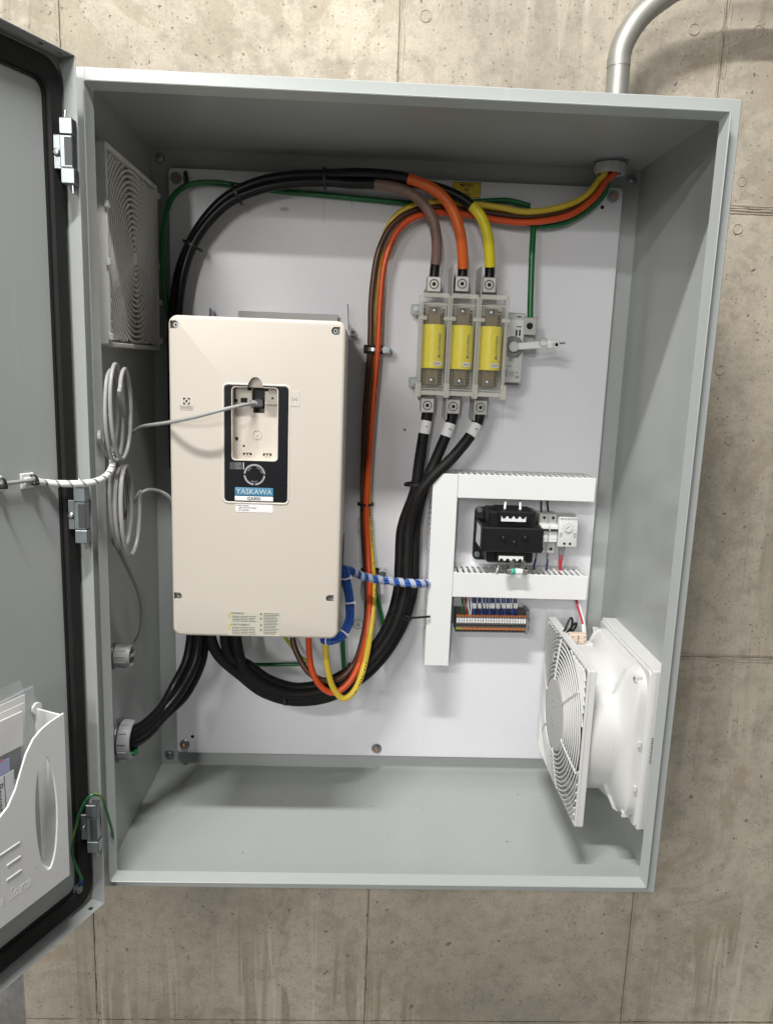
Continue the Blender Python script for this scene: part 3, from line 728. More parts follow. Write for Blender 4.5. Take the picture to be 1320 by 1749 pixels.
m.text('MOP', (.2158, yy, .6912), X_, Z_, .003); m.text('LINK', (.2158, yy, .6880), X_, Z_, .0022)
m.box((.2232, yy, .6850), (.2242, yy+.0006, .6955), mat=M['label'])
m.build('port_print', drv)
# logo plates
m = MB(M['logo']); m.slab(((.2105+.2695)/2, Y0-.0008, .6505), X_, Z_, -Y_, .0590, .0128, .0012, .0012, bev=.0003); m.build('logo_plate', drv)
m = MB(M['silver']); m.text('YASKAWA', (.2400, Y0-.0022, .6503), X_, Z_, .0118, sx=.98); m.build('logo_letters', drv)
m = MB(M['label']); m.slab((.2400, Y0-.0008, .6397), X_, Z_, -Y_, .0590, .0072, .0008, .0012, bev=.0003); m.build('name_plate', drv)
m = MB(M['ink']); m.text('GA800', (.2400, Y0-.0022, .6397), X_, Z_, .0072); m.build('name_letters', drv)
# rating sticker below the bezel
m = MB(M['label']); m.box((.2115, Y0-.0004, .6180), (.2690, Y0+.0002, .6308)); m.build('rating_sticker', drv)
m = MB(M['inkg']); yy = Y0-.0006
m.text('GA80U4103ABM', (.2225, yy, .6283), X_, Z_, .0026); m.text('480V 60Hz IP20  55kW', (.2300, yy, .6247), X_, Z_, .0028); m.text('S/N 0000000000', (.2240, yy, .6211), X_, Z_, .0024)
m.build('rating_print', drv)
# warning sticker
m = MB(M['labelg']); m.box((.1985, Y0-.0004, .4165), (.2822, Y0+.0002, .4565)); m.build('warning_sticker', drv)
m = MB(M['inkg']); yy = Y0-.0006
m.text('WARNING', (.2145, yy, .4535), X_, Z_, .0042); m.text('AVERTISSEMENT', (.2190, yy, .4345), X_, Z_, .0042)
for zz, n_l in ((.4485, 4), (.4300, 5)):
    for k in range(n_l):
        for j in range(3):
            a = .2060+j*.0132; e = a+.0122-(.004*random.random() if j == 2 else 0); m.box((a, yy, zz-k*.0027-.0005), (e, yy+.0002, zz-k*.0027+.0005))
for k in range(14):
    a = .2560; e = .2815-random.random()*.008; m.box((a, yy, .4540-k*.0026-.0005), (e, yy+.0002, .4540-k*.0026+.0005))
for ax, az in ((.2017, .4525), (.2017, .4480), (.2017, .4340), (.2017, .4295), (.2518, .4535), (.2518, .4460), (.2518, .4350), (.2518, .4270)):
    tri = [(ax-.0021, az-.0017), (ax+.0021, az-.0017), (ax, az+.0021)]
    m.plate([tri], V((0, yy+.0002, 0)), X_, Z_, -Y_, .0003, mat=M['inkg'] if ax > .22 else M['ylabel'])
    m.box((ax-.0003, yy-.0003, az-.0009), (ax+.0003, yy, az+.0009))
m.build('warning_print', drv)
# square mark, caption and right-hand sticker
m = MB(M['ink']); c0 = V((.1378, Y0-.0002, .7862)); s_ = .0049
for sx_, sz_ in ((1, 1), (-1, 1), (1, -1), (-1, -1)):
    pol = [(sx_*s_, sz_*s_), (sx_*.0012, sz_*s_), (sx_*.0022, sz_*.0036), (sx_*.0036, sz_*.0022), (sx_*s_, sz_*.0012)]
    m.plate([pol], c0, X_, Z_, -Y_, .0003)
m.cyl(c0, c0-Y_*.0003, .0017, n=14); m.build('square_mark', drv)
m = MB(M['inkg']); c1 = V((.1376, Y0-.0002, .7758)); m.rframe(c1, X_, Z_, -Y_, .0188, .0062, .0008, .0182, .0056, .0006, .0002, bev=.00005); m.text('CONTROL', c1-Y_*.0002, X_, Z_, .0036); m.build('mark_caption', drv)
m = MB(M['cream']); m.box((.2944, Y0-.0005, .7835), (.3082, Y0+.0002, .8065), bev=.0002); m.build('blank_sticker', drv)
m = MB(M['inkg'])
for dx, dz in ((-.0027, .0016), (.0027, .0016), (0, 0), (-.0027, -.0016), (.0027, -.0016)): m.cyl(V((.3005+dx, Y0-.0004, .7945+dz)), V((.3005+dx, Y0-.0008, .7945+dz)), .0009, n=8)
m.build('dot_print', drv)
# underside cable tray
m = MB(M['mgrey']); m.box((x0+.008, .20, z0-.010), (x1-.008, .34, z0+.012), bev=.001); m.build('cable_tray', drv)
m = MB(M['dgrey']); m.box((x1-.001, .21, z0+.04), (x1+.0015, .30, z0+.12), bev=.0004); m.build('side_vent', drv)
m = MB(M['zinc']); q = V((x1+.001, .23, .475)); m.cyl(q, q+X_*.004, .004, n=14, bev=.0005); m.build('side_screw', drv)

# ------------------------------------------------------------------ cables
def cable(name, pts, r, mt, label, cat='cable', group=None, n=8, seg=14):
    return MB(mt).tube(cr(pts, n), r, seg).build(name, label=label, cat=cat, group=group)
def band(name, c, ax, r, wd, th, mt, parent=None, head=None, **kw):
    c = V(c); ax = V(ax).normalized(); m = MB(mt); m.ring(c-ax*wd/2, ax, r+th, r, wd, 20, bev=.0003)
    if head: h = V(head).normalized(); m.obox(c+h*(r+th+.0015), ax, h, ax.cross(h), wd*1.3, .004, .005, bev=.0006)
    return m.build(name, parent, **kw)
def oval_band(name, c, ax, u, ru, rv, wd, th, mt, parent=None, **kw):
    c = V(c); ax = V(ax).normalized(); u = V(u); u = (u-ax*u.dot(ax)).normalized(); v = ax.cross(u)
    pts = [c+u*(ru*math.cos(2*PI*k/28))+v*(rv*math.sin(2*PI*k/28)) for k in range(29)]
    m = MB(mt); vs = []; fs = []
    for k in range(28):
        a = 2*PI*k/28; e = u*math.cos(a)+v*math.sin(a); p = pts[k]
        for s1, s2 in ((-1, 0), (1, 0), (1, 1), (-1, 1)): vs.append(p+ax*(s1*wd/2)+e*(s2*th))
    for k in range(28):
        for j in range(4): fs.append((k*4+j, ((k+1) % 28)*4+j, ((k+1) % 28)*4+(j+1) % 4, k*4+(j+1) % 4))
    m.add(vs, fs); return m.build(name, parent, fix=True, **kw)

# upper loop: three black cables with coloured phase tape into the top lugs
def loopcable(pts, r, i_sl, sleeve, col, end, label):
    path = cr(pts, 8); t = thing('power_cable', path[0], label, 'cable', 'black cables looping over from drive to fuse block')
    a, b_ = i_sl
    MB(M['cableblk']).tube(path[b_:], r, 16).build('jacket', t)
    rp = [r*1.06+.0004*pnoise(p*60) for p in path[a:b_+1]]
    MB(M[col]).tube(path[a:b_+1], rp, 16).build('phase_tape', t)
    MB(M['cableblk']).tube(path[:a+1], r*.98, 16).build('stripped_end', t)
    return path
LT = [P(741, 474, .3225), P(789, 474, .3225), P(836, 476, .3225)]
common = lambda dy, dY: [P(560, 305+dy, .335+dY), P(500, 307+dy, .335+dY), P(440, 318+dy, .335+dY), P(386, 344+dy*.9, .335+dY), P(342, 392+dy*.8, .335+dY), P(316+dy*.5, 446, .335+dY), P(304+dy*.6, 500, .335+dY), P(299+dy*.6, 560, .34+dY), P(299+dy*.6, 640, .345+dY), P(302+dy*.6, 800, .345+dY)]
pb = loopcable([LT[0]-Z_*.01, P(742, 462, .3225), P(745, 440, .320), P(745, 405, .312), P(737, 370, .312), P(716, 341, .312), P(684, 323, .315), P(640, 315, .320), P(600, 314, .325)]+common(6, -.008), .0091, (12, 56), 0, 'brownsl', 0, 'black cable with taupe tape into the first upper fuse lug')
po = loopcable([LT[1]-Z_*.01, P(790, 462, .3225), P(790, 440, .319), P(786, 400, .310), P(773, 360, .309), P(746, 327, .309), P(697, 305, .312), P(650, 298, .318), P(600, 296, .325)]+common(-6.5, -.004), .0092, (9, 48), 0, 'orangesl', 0, 'black cable with orange tape into the middle upper fuse lug')
py_ = loopcable([LT[2]-Z_*.01, P(836, 462, .3225), P(836, 440, .320), P(832, 400, .314), P(818, 365, .318), P(790, 340, .324), P(750, 322, .330), P(700, 311, .336), P(640, 304, .342)]+common(0, .010), .0091, (10, 36), 0, 'yellowsl', 0, 'black cable with yellow tape into the third upper fuse lug')
for px, py, dx, dz in ((555, 305, 1, .02), (405, 332, .9, .45), (330, 420, .45, .9)):
    c = P(px, py, .335); oval_band('cable_tie', c, V((dx, 0, dz)), V((-dz, 0, dx)), .0190, .0195, .0045, .0012, M['tape'], label={555: 'black tie around the loop of black cables at its crest', 405: 'black tie around the loop of black cables above the glare', 330: 'black tie around the loop of black cables left of the panel'}[px], cat='cable tie', group='ties on the upper cable loop')

# incoming cables from ceiling bushing, down to the drive
def incoming(pts, mt, name, label, r=.0058):
    path = cr(pts, 8); t = thing('supply_cable', path[0], label, 'cable', 'coloured supply cables from ceiling to drive')
    MB(M[mt]).tube(path, r, 14).build('jacket', t)
    return path, t
g0 = V((GX, GY, H-.02))
iy, ty = incoming([g0+V((-.010, -.004, .05)), g0+V((-.010, -.004, 0)), P(1024, 305, .338), P(1000, 334, .342), P(960, 353, .345), P(900, 362, .348), P(850, 354, .350), P(800, 348, .352), P(745, 345, .353), P(700, 354, .353), P(672, 374, .354), P(655, 408, .356), P(648, 450, .358), P(645, 520, .360), P(642, 600, .360), P(633, 720, .358), P(629, 860, .352), P(633, 930, .345), P(637, 985, .330), P(637, 1040, .298), P(631, 1090, .258), P(621, 1140, .236), P(606, 1178, .226), P(586, 1193, .220), P(567, 1170, .219), P(558, 1130, .221), P(556, 1095, .225), P(556, 1070, .225)], 'yellow', '', 'yellow supply cable, lowest loop below the drive')
ib, tb = incoming([g0+V((.002, .008, .05)), g0+V((.002, .008, 0)), P(1030, 310, .346), P(1005, 340, .350), P(962, 362, .352), P(900, 371, .353), P(850, 366, .354), P(800, 359, .354), P(745, 354, .352), P(702, 362, .349), P(670, 384, .347), P(650, 420, .346), P(640, 460, .346), P(634, 520, .346), P(632, 600, .345), P(623, 720, .345), P(620, 860, .345), P(622, 930, .342), P(626, 985, .336), P(627, 1040, .308), P(621, 1085, .280), P(607, 1130, .252), P(582, 1158, .240), P(553, 1162, .236), P(526, 1147, .238), P(507, 1115, .248), P(500, 1090, .256), P(499, 1070, .256)], 'brown', '', 'brown supply cable, shortest loop below the drive')
io, to = incoming([g0+V((.006, -.008, .05)), g0+V((.006, -.008, 0)), P(1037, 306, .334), P(1012, 340, .338), P(970, 368, .340), P(905, 380, .343), P(850, 376, .345), P(800, 367, .345), P(745, 363, .343), P(706, 372, .341), P(680, 393, .340), P(664, 425, .339), P(654, 465, .339), P(649, 520, .339), P(645, 600, .338), P(635, 720, .338), P(626, 860, .337), P(628, 930, .333), P(631, 985, .322), P(631, 1040, .296), P(625, 1090, .262), P(613, 1135, .240), P(594, 1168, .229), P(570, 1183, .224), P(548, 1172, .225), P(533, 1145, .229), P(528, 1110, .235), P(527, 1070, .235)], 'orange', '', 'orange supply cable, middle loop below the drive')
# printing along the orange and yellow jackets
def print_along(path, i0, i1, side, r, parent, step=2, wd=.0022):
    m = MB(M['ink'])
    for i in range(i0, i1):
        t = (path[i+1]-path[i]); L = t.length; t.normalize(); s = V(side); s = (s-t*s.dot(t)).normalized(); k = int(L/.0042)
        for j in range(k):
            if random.random() < .25: continue
            m.obox(path[i]+t*((j+.5)*L/max(1, k))+s*(r+.0001), t, s.cross(t), s, .0026, wd, .0004)
    m.build('jacket_print', parent, kind='stuff')
print_along(io, 84, 118, V((.75, -.65, 0)), .0058, to)
print_along(iy, 128, 150, V((.55, -.83, 0)), .0058, ty)
print_along(iy, 166, 182, V((.3, -.9, -.2)), .0058, ty)
# green ground conductors
cable('ground_wire', [g0+V((-.003, .012, .05)), g0+V((-.003, .012, 0)), P(1034, 325, .352), P(1008, 356, .356), P(965, 380, .358), P(930, 386, .360), P(905, 383, .362), P(880, 376, .364), P(840, 370, .366), P(790, 366, .368)], .0052, M['green'], 'green ground wire under the coloured bundle at top right', 'wire')
cable('ground_wire', [P(911, 388, .352), P(910, 400, .345), P(908, 440, .338), P(906, 500, .333), P(905, 545, .330)], .0056, M['green'], 'green ground wire dropping straight into the ground lug', 'wire')
cable('ground_wire', [P(905, 352, .362), P(870, 343, .364), P(838, 343, .366), P(780, 346, .368), P(700, 347, .369), P(620, 340, .369), P(540, 332, .369), P(480, 327, .369), P(420, 319, .368), P(370, 312, .366), P(335, 313, .362), P(310, 322, .358), P(292, 342, .352), P(282, 375, .345), P(278, 420, .342), P(281, 490, .345), P(292, 560, .350), P(305, 640, .352)], .0050, M['green'], 'long green ground wire curving round the top left panel corner', 'wire')
cable('ground_wire', [P(640, 985, .362), P(642, 1010, .360), P(650, 1045, .358), P(657, 1080, .356), P(658, 1120, .356)], .0042, M['green'], 'short green ground wire beside the yellow cable at the blue wrap', 'wire')
cable('ground_wire', [P(585, 1075, .34), P(586, 1110, .345), P(589, 1150, .350), P(596, 1180, .352)], .0048, M['green'], 'short green ground wire below the lower right drive corner', 'wire')
cable('ground_wire', [P(400, 1131, .352), P(430, 1135, .352), P(470, 1135, .352), P(523, 1134, .352)], .0040, M['green'], 'green ground wire running level below the drive', 'wire')
cable('ground_wire', [P(484, 1085, .30), P(494, 1098, .31), P(508, 1116, .33), P(522, 1128, .345)], .0036, M['tgreen'], 'green and yellow ground wire slanting down from the drive', 'wire')
oval_band('cable_tie', P(318, 306, .362), Z_*.02+X_, Z_, .013, .008, .005, .0012, M['tape'], label='black tie holding the green wire at the top left panel nut', cat='cable tie')
# lower loop from the fuse block to the drive
def lower(pts, label, mark, k0, k1, r=.0105):
    path = cr(pts, 8); t = thing('power_cable', path[0], label, 'cable', 'black cables looping up to the lower fuse lugs')
    rr = [r+.0003*pnoise(p*40) for p in path]
    MB(M['cablemat']).tube(path, rr, 16).build('jacket', t)
    a = path[k0:k1+1]; MB(M['label']).tube(a, r*1.06, 18, caps=True).build('wire_marker', t)
    c = path[(k0+k1)//2]; ax = (path[k1]-path[k0]).normalized(); sd = ax.cross(-Y_).normalized(); nn = sd.cross(ax)
    if nn.y > 0: nn = -nn
    m = MB(M['ink']); m.text(mark, c+nn*(r*1.09)-sd*.0022, -ax, nn.cross(-ax), .0085); m.build('marker_print', t)
    return path
lowcom = lambda o, dY: [P(698+o, 900, .325+dY), P(695+o*1.1, 960, .315+dY), P(692+o*1.1, 1010, .305+dY), P(676+o*1.1, 1065, .295+dY), P(648+o*.9, 1112+o*.4, .285+dY), P(610+o*.7, 1150+o*.7, .275+dY), P(560+o*.4, 1178+o, .268+dY), P(505, 1186+o, .262+dY), P(455-o*.3, 1172+o, .256+dY), P(418-o*.5, 1145+o*.8, .252+dY)]
lower([P(731, 698, .3225), P(728, 716, .322), P(723, 745, .318), P(716, 790, .320), P(708, 840, .322)]+lowcom(-11, .0)+[P(394, 1120, .248), P(386, 1095, .246), P(384, 1060, .245)], 'black cable under the first lower fuse lug with white marker', '1', 9, 15)
lower([P(774, 700, .3225), P(770, 718, .322), P(761, 745, .318), P(742, 790, .318), P(722, 840, .315)]+lowcom(11, .004)+[P(376, 1122, .25), P(362, 1095, .248), P(358, 1060, .245)], 'black cable under the middle lower fuse lug with white marker', '2', 10, 16)
lower([P(820, 701, .3225), P(815, 720, .320), P(803, 744, .312), P(772, 782, .308), P(735, 818, .303), P(712, 850, .304)]+lowcom(0, -.016)+[P(410, 1125, .236), P(404, 1095, .236), P(402, 1060, .240)], 'black cable under the third lower fuse lug with white marker', '3', 10, 16)
for px, py, dx, dz, lb in ((711, 826, -.1, 1, 'black tie gathering the black cables beside the wire duct top'), (684, 1050, .35, .93, 'black tie on the black cable loop by the terminal blocks'), (487, 1184, 1, .05, 'black tie at the lowest point of the black cable loop'), (607, 1150, .8, .6, 'black tie on the black cable loop under the yellow cable')):
    c = P(px, py, .318 if py < 900 else .292 if py < 1100 else .262)
    oval_band('cable_tie', c, V((dx, 0, dz)), V((dz, 0, -dx)), .0225, .0185, .005, .0013, M['tape'], label=lb, cat='cable tie')
cable('tie_tail', [P(690, 1052, .27), P(705, 1055, .28), P(722, 1054, .29), P(734, 1053, .295)], .0022, M['tape'], 'loose black tie tail running to the upright duct', 'cable tie')
# three glossy cables to the lower left bushing
for i, (dx, dy, dz, dYY, lb) in enumerate(((-10, -8, .012, 0, 'glossy black cable nearest the cabinet wall into the lower bushing'), (4, 1, .0, -.012, 'glossy black cable in the middle of three into the lower bushing'), (14, 9, -.012, .006, 'glossy black cable outermost of three into the lower bushing'))):
    e = V((.03, G2.y, G2.z+dz))
    cable('motor_cable', [P(336+dx, 1070, .25+dYY), P(336+dx, 1095, .25+dYY), P(328+dx, 1135+dy*.3, .24+dYY), P(305+dx*.8, 1180+dy*.8, .215+dYY), V((.060, .178+dYY*.6, .221+dz*.8)), V((.041, .142+dYY*.3, .206+dz*.9)), V((.018, G2.y+.003, G2.z+dz*.9)), V((-.02, G2.y, G2.z+dz*.8))], .0092, M['cableblk'], lb, group='glossy black cables into the lower bushing', seg=16)
cable('ground_wire', [V((-.01, G2.y-.01, G2.z-.022)), V((.03, G2.y-.008, G2.z-.021)), P(232, 1269, .15), P(250, 1262, .165), P(262, 1250, .18)], .0042, M['green'], 'green ground wire lying in the lower left bushing', 'wire')

# grey communication cables with coils
def coil(cen, r, turns, a0, a1, x, dx, jit=.0005):
    out = []; n = int(abs(a1-a0+360*turns)/15)
    for i in range(n+1):
        f = i/n; a = math.radians(a0+(a1-a0+360*turns)*f); rr = r*(1+.06*math.sin(5*f*PI+1))+jit*math.sin(i*1.7)
        out.append(V((x+dx*f, cen[0]+rr*.60*math.cos(a)+.006*math.sin(7*f), cen[1]+rr*1.06*math.sin(a)+.005*math.sin(11*f+1))))
    return out
c1 = PX(195, 703, .040); c2 = PX(207, 868, .040)
t1 = thing('communication_cable', (c1.x, c1.y, c1.z-.08), 'grey cable coiled under the filter and plugged into the drive keypad bay', 'cable')
mt0 = DP(.0900, .008, .6835); mt1 = DP(.134, .008, .6845)
door_run = [DP(.20, .008, .686), mt1, mt0+n_*.001]
wrap_pts = [DP(.082, .009, .6835), P(66, 823, -.092), P(100, 826, -.075), P(150, 825, -.060), P(178, 816, -.035), P(192, 797, .0), P(189, 775, .03), P(181, 755, .045)]
cl1 = coil((c1.y, c1.z), .063, 2.6, 195, 300-360+360, .028, .030)
out_pts = [P(222, 735, .11), P(245, 728, .085), P(285, 722, .045), P(330, 713, .022), P(380, 700, .018), P(415, 692, .035), P(437, 689, Y0+.022)]
pa = cr(door_run+wrap_pts[1:]+[P(175, 725, .05)]+cl1[1:]+out_pts, 6)
MB(M['greyc']).tube(pa, .0028, 10).build('jacket', t1)
m = MB(M['greyc']); e = P(437, 689, Y0+.022); m.cyl(e+V((-.008, -.006, 0)), e+V((.004, .004, 0)), .0050, .0062, n=14); m.build('strain_relief', t1)
m = MB(M['dgrey']); m.box((.2365, Y0+.018, .7800), (.2505, Y0+.034, .7925), bev=.0012); m.build('plug', t1)
# white spiral wrap over the part between door and coil
wp = cr(wrap_pts, 14); F = frames(wp); tot = 0; acc = [0]
for i in range(1, len(wp)): tot += (wp[i]-wp[i-1]).length; acc.append(tot)
sp = MB(M['white']); N_ = int(tot/.0010); pts = []; nrm = []
def samp(s):
    i = 0
    while i < len(acc)-2 and acc[i+1] < s: i += 1
    f = (s-acc[i])/max(1e-9, acc[i+1]-acc[i]); return wp[i].lerp(wp[i+1], f), F[i]
vs = []; fs = []
pitch = .0165; wd_ = .0130; na = 18
turn = int(tot/pitch*na)
for i in range(turn+1):
    s0 = i*pitch/na; a = 2*PI*i/na
    for ds in (-wd_/2, wd_/2):
        p, (Tt, u, v) = samp(min(max(s0+ds, 0), tot)); e = u*math.cos(a)+v*math.sin(a)
        vs.append(p+e*.0038); vs.append(p+e*.0049)
for i in range(turn):
    k = i*4; q = k+4
    fs += [(k+1, k+3, q+3, q+1), (k, q, q+2, k+2), (k, k+1, q+1, q), (k+2, q+2, q+3, k+3)]
sp.add(vs, fs); sp.build('spiral_wrap', t1, fix=True)
for px, py in ((178, 707), (203, 772)):
    c = P(px, py, .06); band('cable_tie', c, V((.2, .3, 1)), .0065, .003, .001, M['fanw'], t1, head=(.6, -1, 0))
t2 = thing('communication_cable', (c2.x, c2.y, c2.z-.08), 'grey cable coiled above the small bushing on the left side wall', 'cable')
cl2 = coil((c2.y, c2.z), .061, 2.5, 20, 200, .030, .028)
pa2 = cr([P(300, 870, .16), P(290, 850, .15), P(272, 839, .14), P(250, 838, .125), P(228, 855, .115), P(214, 882, .11)]+cl2+[P(196, 915, .085), P(205, 942, .10), P(222, 978, .125), P(237, 1012, .15), P(243, 1045, .165), P(239, 1080, .172), P(228, 1102, .165), V((.032, G1.y+.002, G1.z)), V((-.01, G1.y, G1.z))], 6)
MB(M['greyc']).tube(pa2, .0032, 10).build('jacket', t2)
for px, py, rr in ((208, 801, .009), (200, 917, .009), (212, 933, .008)):
    c = P(px, py, .085); band('cable_tie', c, V((.5, .5, .6)), rr, .003, .001, M['tape'], t2, head=(.6, -1, 0))

# tie mounts on the door
def tie_mount(t, z, label):
    th_ = thing('tie_mount', DP(t, 0, z), label, 'tie mount', 'white tie mounts on the open door')
    m = MB(M['white']); m.obox(DP(t, .002, z), d_, Z_, n_, .0215, .0205, .003, bev=.001); m.obox(DP(t, .0045, z), d_, Z_, n_, .012, .010, .003, bev=.001); m.build('pad', th_)
    m = MB(M['tape']); oval_band('tie', DP(t-.005, .008, z+.001), d_, n_, .0062, .0058, .0036, .0013, M['tape'], th_)
    m.obox(DP(t-.005, .0142, z-.003), d_, Z_, n_, .005, .005, .005, bev=.0008); m.build('tie_head', th_)
tie_mount(.0876, .6825, 'white adhesive tie mount fully in view on the open door')
tie_mount(.138, .6840, 'white adhesive tie mount cut off by the left picture edge')

# ------------------------------------------------------------------ blue control wire bundles
def bundle(name, pts, nw, R, label, wire='blue', r=.0021):
    t = thing(name, pts[0], label, 'wire bundle'); path = cr(pts, 7); F = frames(path)
    for k in range(nw):
        a0 = 2*PI*k/(nw-1) if k else 0; rad = R if k else 0
        pp = []
        for i, (Tt, u, v) in enumerate(F):
            a = a0+.02*i; pp.append(path[i]+(u*math.cos(a)+v*math.sin(a))*rad*(1+.08*math.sin(i*.6+k)))
        MB(M[wire]).tube(pp, r, 7).build('wire', t)
    return t, path, F
tA, pA, FA = bundle('blue_wire_bundle', [P(586, 972, .22), P(590, 972, .23), P(600, 975, .25), P(618, 984, .268), P(640, 989, .272), P(670, 993, .272), P(700, 996, .273), P(718, 997, .282), P(730, 997, .304), P(742, 997, .318)], 8, .0050, 'level bundle of blue wires in spiral wrap reaching the upright duct')
m = MB(M['wrap']); tot = 0; acc = [0]; wp = pA; F = FA
for i in range(1, len(wp)): tot += (wp[i]-wp[i-1]).length; acc.append(tot)
vs = []; fs = []; pitch = .020; wd_ = .0095; na = 18; turn = int((tot-.04)/pitch*na)
for i in range(turn+1):
    s0 = .04+i*pitch/na; a = 2*PI*i/na
    for ds in (-wd_/2, wd_/2):
        p, (Tt, u, v) = samp(min(max(s0+ds, 0), tot)); e = u*math.cos(a)+v*math.sin(a)
        vs.append(p+e*.0078); vs.append(p+e*.0086)
for i in range(turn):
    k = i*4; q = k+4; fs += [(k+1, k+3, q+3, q+1), (k, q, q+2, k+2), (k, k+1, q+1, q), (k+2, q+2, q+3, k+3)]
m.add(vs, fs); m.build('spiral_wrap', tA, fix=True)
tB, pB, FB = bundle('blue_wire_bundle', [P(588, 972, .21), P(591, 988, .215), P(595, 1012, .22), P(598, 1040, .22), P(596, 1062, .215), P(588, 1080, .205), P(575, 1091, .195), P(562, 1094, .19), P(552, 1092, .20)], 9, .0062, 'bundle of blue wires curving round the lower right drive corner', r=.0024)
for i in (6, 18, 36, 50):
    i = min(i, len(pB)-1); band('cable_tie', pB[i], FB[i][0], .0088, .0028, .001, M['label'], tB, head=(.8, -.6, 0))

# cable clamps on the panel
def clamp(px, py, lb):
    c = P(px, py, .350); t = thing('cable_clamp', c+Y_*.025, lb, 'clamp', 'lined metal clamps on the coloured cables')
    oval_band('rubber_liner', c, Z_, X_, .0165, .0135, .0155, .0020, M['rubber'], t)
    oval_band('metal_strap', c, Z_, X_, .0187, .0157, .0060, .0010, M['steel'], t)
    m = MB(M['steel']); m.obox(c+V((.024, -.008, 0)), X_, Y_, Z_, .014, .002, .012, bev=.0005); m.obox(c+V((.029, .010, 0)), X_, Y_, Z_, .004, .030, .010); m.build('clamp_foot', t)
    s = c+V((.0245, -.009, 0)); m = MB(M['zinc']); m.cyl(s, s-Y_*.0014, .0066, n=20, bev=.0003); m.hexa(s-Y_*.0014, s-Y_*.005, .0050); m.cyl(s-Y_*.005, s-Y_*.0065, .0022, n=10); m.build('clamp_bolt', t)
clamp(638, 597, 'lined metal clamp on the coloured cables beside the fuse block')
clamp(632, 978, 'lined metal clamp on the coloured cables by the blue wrap')
oval_band('cable_tie', P(624, 861, .345), Z_, X_, .0145, .0125, .005, .0013, M['tape'], label='black tie around the coloured cables halfway down the drive', cat='cable tie')
cable('lifting_pin', [P(596, 566, .35), P(595, 545, .352), P(594, 519, .352)], .0008, M['dgrey'], 'thin dark wire standing up at the upper right drive corner', 'wire')
m = MB(M['ylabel']); a, b2 = P(773, 310, PY-.0003), P(820, 339, PY-.0003)
yl = thing('voltage_label', V(((a.x+b2.x)/2, PY, b2.z)), 'yellow voltage label at the panel top edge', 'label')
m.box((a.x, PY-.0005, b2.z), (b2.x, PY-.0001, a.z)); m.build('sticker', yl)
m = MB(M['ink']); cc = (a+b2)/2; cc.y = PY-.0007
m.rframe(cc, X_, Z_, -Y_, b2.x-a.x-.001, a.z-b2.z-.001, .0006, b2.x-a.x-.0024, a.z-b2.z-.0024, .0004, .0002, bev=.00005)
m.text('480VAC', cc+Z_*.0080, X_, Z_, .0078, sx=.95); m.text('3Ø', cc, X_, Z_, .0078); m.text('60Hz', cc-Z_*.0082, X_, Z_, .0078); m.build('label_print', yl)

# ------------------------------------------------------------------ fused disconnect
dis = thing('disconnect_switch', (.59, .374, .80), 'three-pole fused disconnect with clear covers over yellow fuses', 'switch')
ux0, ux1, uz0, uz1 = .5035, .6595, .8000, .9805; FY = .287
m = MB(M['lgrey']); m.box((ux0+.002, .335, uz0+.012), (ux1-.002, .3735, uz1-.012), bev=.002); m.build('base', dis)
pit = (ux1-ux0)/3
tilt = -.0007
for k in range(3):
    xc = ux0+pit*(k+.5); xl, xr = xc-pit/2+.003, xc+pit/2-.003
    # interior: louvred dark bronze carrier
    m = MB(M['brass']); m.box((xl+.003, .326, uz0+.018), (xr-.003, .335, uz1-.035), bev=.0008); car = m.build('fuse_carrier', dis)
    m = MB(M['dark'])
    for zz in [uz0+.022+.0062*i for i in range(22)]:
        for s_ in (xl+.0055, xr-.0055): m.box((s_-.002, .3252, zz), (s_+.002, .3262, zz+.003))
    m.build('carrier_vents', dis)
    # clear cover: frosted ribs and a window pane
    m = MB(M['clearrib']); m.rframe((xc, FY+.001, (uz0+uz1)/2), X_, Z_, -Y_, pit-.004, uz1-uz0, .003, pit-.0085, uz1-uz0-.016, .002, .003, bev=.0006); m.build('cover_frame', dis)
    m = MB(M['clear']); m.box((xl, FY, uz0+.008), (xr, FY+.0012, uz1-.004)); m.build('cover_window', dis)
    m = MB(M['clear']); m.box((xl-.001, FY+.0012, uz1-.006), (xr+.001, .335, uz1-.004)); m.box((xl-.001, FY+.0012, uz0+.003), (xr+.001, .335, uz0+.005)); m.build('cover_cap', dis)
    m = MB(M['clearrib']); m.box((xl-.001, FY-.0015, uz1-.020), (xr+.001, FY+.0005, uz1-.0185)); m.box((xl-.001, FY-.0010, uz0+.0105), (xr+.001, FY+.0005, uz0+.012)); m.build('cover_rib', dis)
    # bosses between poles
for k in range(4):
    xe = ux0+pit*k
    m = MB(M['clearrib']); m.box((xe-.0017, FY-.001, uz0+.004), (xe+.0017, .335, uz1-.004), bev=.0006); m.build('cover_side', dis)
    m = MB(M['clearrib']); m.box((xe-.011 if 0 < k else xe-.004, FY-.004, uz1-.0475), (xe+.011 if k < 3 else xe+.004, FY-.001, uz1-.0405), bev=.0008); m.build('cover_latch', dis)
    m = MB(M['clearrib']); m.box((xe-.0055, FY-.005, uz0-.004), (xe+.0055, FY+.004, uz0+.022), bev=.001); m.build('cover_hinge', dis)
    if k in (1, 2):
        m = MB(M['lgrey']); m.box((xe+.003, .300, uz1-.01), (xe+.005, .372, uz1+.052), bev=.0005); m.build('phase_barrier', dis)
        m = MB(M['lgrey']); m.box((xe+.003, .300, uz0-.045), (xe+.005, .372, uz0+.01), bev=.0005); m.build('phase_barrier', dis)
